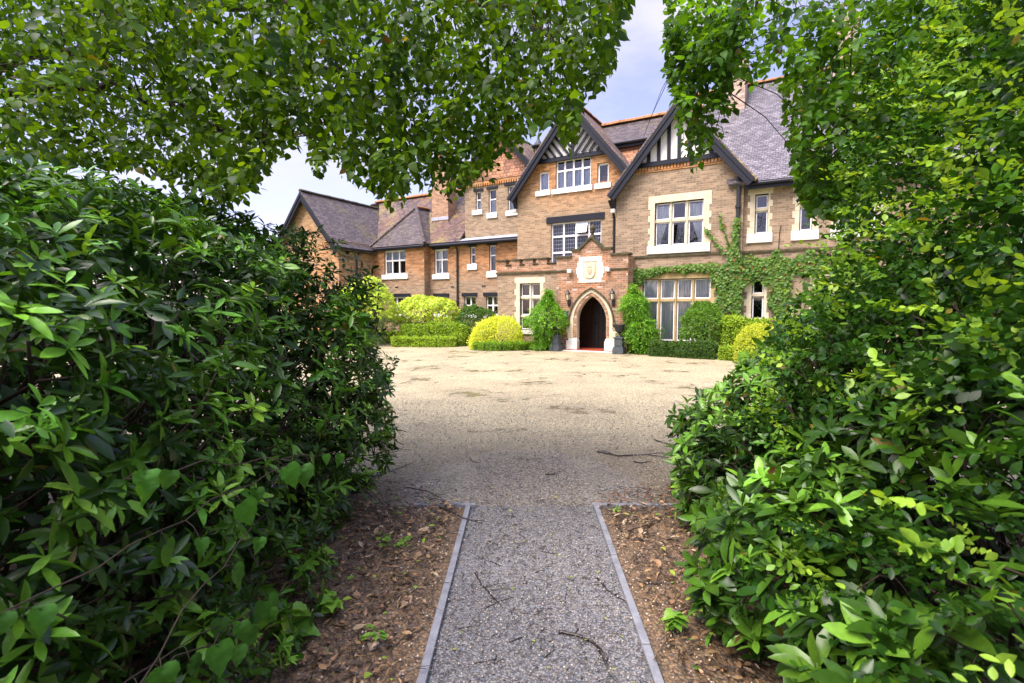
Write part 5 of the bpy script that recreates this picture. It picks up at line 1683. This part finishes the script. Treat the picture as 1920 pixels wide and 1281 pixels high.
# urns on pedestals either side of the door
def urn(u, v, label):
    r = tag(empty('urn', H(u, v), HA), label, 'urn', 'urns beside the door')
    b = MB()
    b.box((-.2, -.2, 0), (.2, .2, .2)).box((-.175, -.175, .2), (.175, .175, .26)).box((-.145, -.145, .26), (.145, .145, .56))
    b.prism([(-.105, -.146, .3), (.105, -.146, .3), (.105, -.146, .52), (-.105, -.146, .52)], (0, -.012, 0))
    b.box((-.18, -.18, .56), (.18, .18, .61))
    b.build('pedestal', M_URN, r, bevel=.012)
    MB().lathe([(.0, .61), (.12, .61), (.11, .64), (.05, .68), (.04, .73), (.06, .75), (.13, .8), (.165, .88), (.17, .97), (.2, 1.03), (.21, 1.05), (.19, 1.06), (.17, 1.03), (.0, 1.0)], n=24).build('bowl', M_IRON, r, smooth=True)
    for s in (-1, 1):
        MB().tube([(s * .15, 0, .82), (s * .23, 0, .84), (s * .255, 0, .9), (s * .23, 0, .97), (s * .18, 0, .97)], .013, 6).build('handle', M_IRON, r, smooth=True)
    return r
urn(1.3, -.5, 'dark urn on a square pedestal to the right of the arched door')
urn(-1.25, -.42, 'dark urn on a pedestal half hidden by the feathery climber left of the door')

# ------------------------------------------------------------------ LITTER, WEEDS AND FALLEN STICKS
def litter(n, x0, x1, y0, y1, keep, L, c0, c1, z=.012, p=1.0):
    x = RNG.uniform(x0, x1, n * 3)
    y = y0 + (y1 - y0) * RNG.uniform(0, 1, n * 3)
    ok = keep(x, y)
    x, y = x[ok][:n], y[ok][:n]
    m_ = len(x)
    P = np.stack([x, y, np.full(m_, z) + RNG.uniform(0, .03, m_)], 1)
    a = RNG.uniform(0, 6.28, m_)
    d = np.stack([np.cos(a), np.sin(a), RNG.normal(0, .22, m_)], 1)
    nn = np.stack([RNG.normal(0, .35, m_), RNG.normal(0, .35, m_), np.ones(m_)], 1)
    return P, d, nn, RNG.uniform(L[0], L[1], m_), lerp_cols(m_, c0, c1, p)
bedk = lambda x, y: (x < -.45) | (x > .74)
parts = [litter(4600, -2.2, -.42, .8, 4.1, bedk, (.015, .06), (.045, .028, .015), (.36, .22, .1), .03, p=1.8), litter(3600, .7, 2.3, .8, 4.1, bedk, (.015, .06), (.045, .028, .015), (.36, .22, .1), .03, p=1.8),
         litter(300, -2.2, 2.3, .8, 4.1, bedk, (.03, .08), (.25, .16, .08), (.5, .4, .25), .04),
         litter(240, -1.6, -.45, 4.1, 5.0, lambda x, y: y < 4.2 + (-.4 - x) * .7, (.02, .05), (.06, .025, .01), (.2, .09, .03)), litter(200, .7, 1.6, 4.1, 4.7, lambda x, y: y < 4.2 + (x - .6) * .5, (.02, .05), (.08, .025, .01), (.22, .09, .03))]
W = [np.concatenate([p_[k] for p_ in parts]) for k in range(5)]
tag(leaves('fallen_leaves', W[0], W[1], W[2], W[3], T_LANCE, L_DRY, W[4], width=RNG.uniform(.8, 2.0, len(W[3]))), 'brown and orange fallen leaves strewn over the beds', 'leaf litter', kind='stuff')
parts = [litter(60, -.4, .6, 1.2, 4.2, lambda x, y: x > -9, (.012, .03), (.15, .22, .03), (.4, .45, .08), .004), litter(90, -3, 3, 4.2, 8, lambda x, y: x > -9, (.015, .035), (.15, .2, .03), (.4, .42, .08), .002), litter(130, -1.7, -.5, 1.2, 4.1, bedk, (.02, .06), (.12, .3, .03), (.35, .5, .06), .04), litter(70, .75, 1.6, 1.2, 4.1, bedk, (.02, .06), (.12, .3, .03), (.4, .5, .06), .04)]
W = [np.concatenate([p_[k] for p_ in parts]) for k in range(5)]
tag(leaves('green_leaves', W[0], W[1], W[2], W[3], T_OVAL, L_SHRUB, W[4]), 'small green and yellow leaves dropped on the path and beds', 'leaf litter', kind='stuff')
# loose stones along the edges and on the path
parts = [litter(5200, -.36, .63, 1.2, 5.6, lambda x, y: x > -9, (.004, .0095), (.1, .09, .08), (.46, .42, .36), .002, p=1.3), litter(600, -1.3, -.41, 1.2, 4.1, lambda x, y: x > -.42 - RNG.exponential(.22, len(x)), (.005, .012), (.2, .15, .1), (.6, .5, .36), .02),
         litter(600, .68, 1.6, 1.2, 4.1, lambda x, y: x < .72 + RNG.exponential(.25, len(x)), (.005, .012), (.2, .15, .1), (.6, .5, .36), .02), litter(2600, -2.5, 2.5, 4.1, 9, lambda x, y: x > -9, (.006, .015), (.2, .16, .1), (.66, .58, .42), .002)]
W = [np.concatenate([p_[k] for p_ in parts]) for k in range(5)]
tag(leaves('loose_gravel', W[0], W[1], W[2], W[3], T_PEBBLE, L_DRY, W[4], width=RNG.uniform(.6, 1.0, len(W[3]))), 'loose little stones scattered on the path and its edges', 'gravel', kind='stuff')
# fine twig debris over beds and path: nobody could count it
b = MB()
for k in range(2600):
    u = random.random()
    if u < .5:
        x, y = random.uniform(-1.9, -.42), random.uniform(1.3, 4.6)
    elif u < .82:
        x, y = random.uniform(.72, 1.7), random.uniform(1.3, 4.4)
    else:
        x, y = random.uniform(-.36, .62), random.uniform(1.5, 5.4)
    L = random.uniform(.02, .13) * (.5 if -.4 < x < .66 else 1)
    a = random.uniform(0, 6.28)
    z = .006 if -.4 < x < .66 else .05
    dx, dy = L * math.cos(a), L * math.sin(a)
    b.tube([(x, y, z), (x + dx * .5 + random.gauss(0, .006), y + dy * .5 + random.gauss(0, .006), z + random.uniform(0, .015)), (x + dx, y + dy, z)], [.002, .0018, .001], 4, cap=False)
tag(b.build('twig_debris', M_TWIG), 'fine dark twig debris scattered over the beds and wet path', 'twig debris', kind='stuff')

def stick(pts, r, label, m, side=(), group=None):
    """a fallen stick from ground points (x, y, lift); side shoots listed as (index, dx, dy)"""
    o = Vector((pts[0][0], pts[0][1], 0))
    P = []
    for k in range(len(pts) - 1):
        a, c = Vector(pts[k]), Vector(pts[k + 1])
        for j in range(4):
            P.append(a.lerp(c, j / 4) - o + Vector((random.gauss(0, r * .5), random.gauss(0, r * .5), r)))
    P.append(Vector(pts[-1]) - o + Vector((0, 0, r)))
    b = MB()
    b.tube(P, [r * (1 - .6 * k / (len(P) - 1)) * random.uniform(.85, 1.15) for k in range(len(P))], 6)
    for i, dx, dy in side:
        a = P[min(i, len(P) - 1)]
        b.tube([a, a + Vector((dx * .5, dy * .5, r * 1.5)), a + Vector((dx, dy, 0))], [r * .6, r * .45, r * .25], 5)
    ob = b.build('fallen_stick', m, smooth=True)
    ob.location = o
    return tag(ob, label, 'stick', group or 'sticks fallen about the path')
Z = .03
def g(px, py, z=.0):
    a, b_ = (px - 960) / 960, -(py - 640.5) / 960
    p_ = math.atan(60 / 960)
    d = (a, math.cos(p_) + b_ * math.sin(p_), -math.sin(p_) + b_ * math.cos(p_))
    k = -(1.6 - z) / d[2]
    return (d[0] * k, d[1] * k, z)
stick([g(1047, 1187), g(1083, 1194), g(1112, 1207), g(1118, 1215)], .0085, 'thick black forked stick lying alone on the near wet path', M_TWIG, [(7, -.05, -.03), (9, .05, -.13), (10, .03, -.22)])
stick([g(1120, 1085), g(1140, 1108), g(1165, 1125), g(1188, 1130)], .0042, 'thin dark branched twig leaning on the right edging board', M_TWIG, [(4, -.06, -.03), (8, .02, -.05), (6, .06, .02)])
stick([g(890, 1075), g(903, 1098), g(925, 1120), g(942, 1140)], .0045, 'dark forked twig in the left half of the near path', M_TWIG, [(2, -.02, .1), (5, .12, .04), (6, .16, .02), (9, -.05, -.01)])
stick([g(824, 952, Z), g(850, 964, Z), g(870, 974, .034), g(905, 983)], .007, 'dark straight stick lying across the far left edging board', M_TWIG, [(10, .1, -.02)])
stick([g(710, 938, Z + .05), g(735, 960, Z), g(770, 990, Z), g(808, 1006, Z)], .0065, 'long pale stick arching from the left hedge across the bed', M_TWIGP, [(6, .02, -.1)])
stick([g(703, 945, Z), g(715, 980, Z), g(742, 1003, Z), g(756, 1030, Z), g(762, 1045, Z)], .0045, 'thin bent stick just below the long pale one on the left bed', M_TWIGP)
stick([g(742, 1003, Z + .02), g(743, 1040, Z), g(738, 1080, Z), g(735, 1113, Z)], .0055, 'pale upright-looking stick pointing down the middle of the left bed', M_TWIGP)
stick([g(811, 1060, Z), g(809, 1095, Z), g(807, 1135, Z)], .0045, 'short pale stick beside the left edging board', M_TWIGP)
stick([g(1178, 996, Z + .02), g(1215, 985, Z), g(1245, 968, Z), g(1272, 952, .05)], .009, 'thick grey-brown stick at the far corner of the right bed', M_TWIGP, [(8, -.02, -.11)])
stick([g(1291, 1095, Z + .06), g(1280, 1130, Z), g(1268, 1170, Z), g(1240, 1215, Z + .01), g(1226, 1240, .04)], .008, 'lichen-grey crooked stick running down the right bed to the edging board', M_TWIGP, [(6, .08, .02), (10, -.05, -.04)])
stick([g(1208, 955, .04), g(1212, 985, Z), g(1219, 1015, Z)], .004, 'thin pale stick crossing under the thick grey-brown one', M_TWIGP)
stick([g(1205, 1040, Z), g(1225, 1062, Z), g(1252, 1082, Z), g(1268, 1084, Z)], .0045, 'thin pale twig curving through the middle of the right bed', M_TWIGP)
stick([g(1120, 848), g(1160, 856), g(1215, 854), g(1270, 862)], .009, 'long dark branch lying on the gravel by the right hedge', M_TWIG, [(3, -.12, .16), (8, .25, .03)])
stick([g(1188, 867), g(1205, 869), g(1222, 866)], .008, 'short dark stick on the gravel below the long dark branch', M_TWIG)
stick([g(1023, 891), g(1038, 891), g(1050, 886)], .009, 'stubby dark stick alone on the damp gravel at the head of the path', M_TWIG)
stick([g(1228, 826), g(1245, 832), g(1275, 838)], .008, 'dark twig on the gravel close above the long dark branch by the right hedge', M_TWIG)
stick([g(700, 895), g(730, 886), g(775, 868)], .007, 'dark stick on the gravel at the foot of the left hedge end', M_TWIG, [(4, .1, -.05)])
stick([g(724, 838), g(745, 842), g(772, 845)], .006, 'slim dark twig on the gravel left of the damp patch', M_TWIG)
stick([g(880, 858), g(888, 867), g(900, 869)], .006, 'tiny bent twig at the left of the damp gravel ahead of the path', M_TWIG)
stick([g(760, 915, Z), g(800, 922, Z), g(830, 936, Z)], .006, 'dark stick at the back edge of the left bed', M_TWIG, [(5, .05, -.06)])
grp = 'small dark twigs on the wet path'
for (px, py, dx, dy) in ((945, 965, .1, -.06), (960, 985, .08, .02), (912, 1140, .14, .1), (985, 1010, -.05, .07), (1003, 1075, .05, .03), (860, 1180, .07, .02), (930, 1230, -.01, -.08), (1020, 1235, .06, .06), (975, 1150, .05, -.01), (915, 1015, .07, -.05), (1040, 1040, -.09, .04), (890, 1245, .1, .03), (1060, 1130, .02, .11), (1000, 940, .12, .02), (935, 1060, -.08, .06), (1085, 1180, -.05, -.06), (955, 1205, .09, .05), (1090, 1000, -.06, .05)):
    x, y, _ = g(px, py)
    stick([(x, y, 0), (x + dx * .5, y + dy * .6, 0), (x + dx, y + dy, 0)], .003, 'small thin dark twig lying flat on the wet gravel of the path', M_TWIG, group=grp)

def weed(px, py, s, label, lob=False):
    x, y, _ = g(px, py)
    r = tag(empty('weed_seedling', (x, y, .02)), label, 'weed', 'weeds in the beds')
    n = 13
    a = RNG.uniform(0, 6.28, n)
    P = np.stack([np.cos(a) * s * .25 * RNG.uniform(.1, 1, n), np.sin(a) * s * .25 * RNG.uniform(.1, 1, n), s * RNG.uniform(.2, .8, n)], 1)
    d = np.stack([np.cos(a), np.sin(a), RNG.uniform(-.3, .4, n)], 1)
    leaves('foliage', P, d, np.stack([0 * a, 0 * a, 0 * a + 1], 1) + RNG.normal(0, .3, (n, 3)), RNG.uniform(.3, .6, n) * s, T_LOBED if lob else T_OVAL, L_ROUND, lerp_cols(n, (.1, .26, .03), (.25, .45, .05)), r)
    b = MB()
    for p_ in P:
        b.tube([(0, 0, -.02), (p_[0] * .4, p_[1] * .4, p_[2] * .7), tuple(p_)], .0016, 4)
    b.build('stems', M_VSTEM, r)
weed(545, 1205, .2, 'leafy weed clump at the foot of the left hedge, nearest the bottom edge', True)
weed(625, 1165, .16, 'small round-leaved weed at the edge of the left bed, beside the nearest clump', True)
weed(600, 1075, .17, 'leafy seedling under the left hedge in the middle of the bed')
weed(757, 1035, .1, 'tiny weed in the open middle of the left bed')
weed(705, 1212, .1, 'pale green weed near the bottom of the left bed')
weed(720, 1030, .1, 'small weed next to the thin bent stick on the left bed')
weed(1155, 965, .07, 'tuft of green at the corner of the right edging boards')
weed(1262, 1190, .12, 'pale wilted sprig lying beside the lichen-grey stick', True)
weed(1420, 1215, .18, 'small leafy weed at the foot of the right hedge', True)
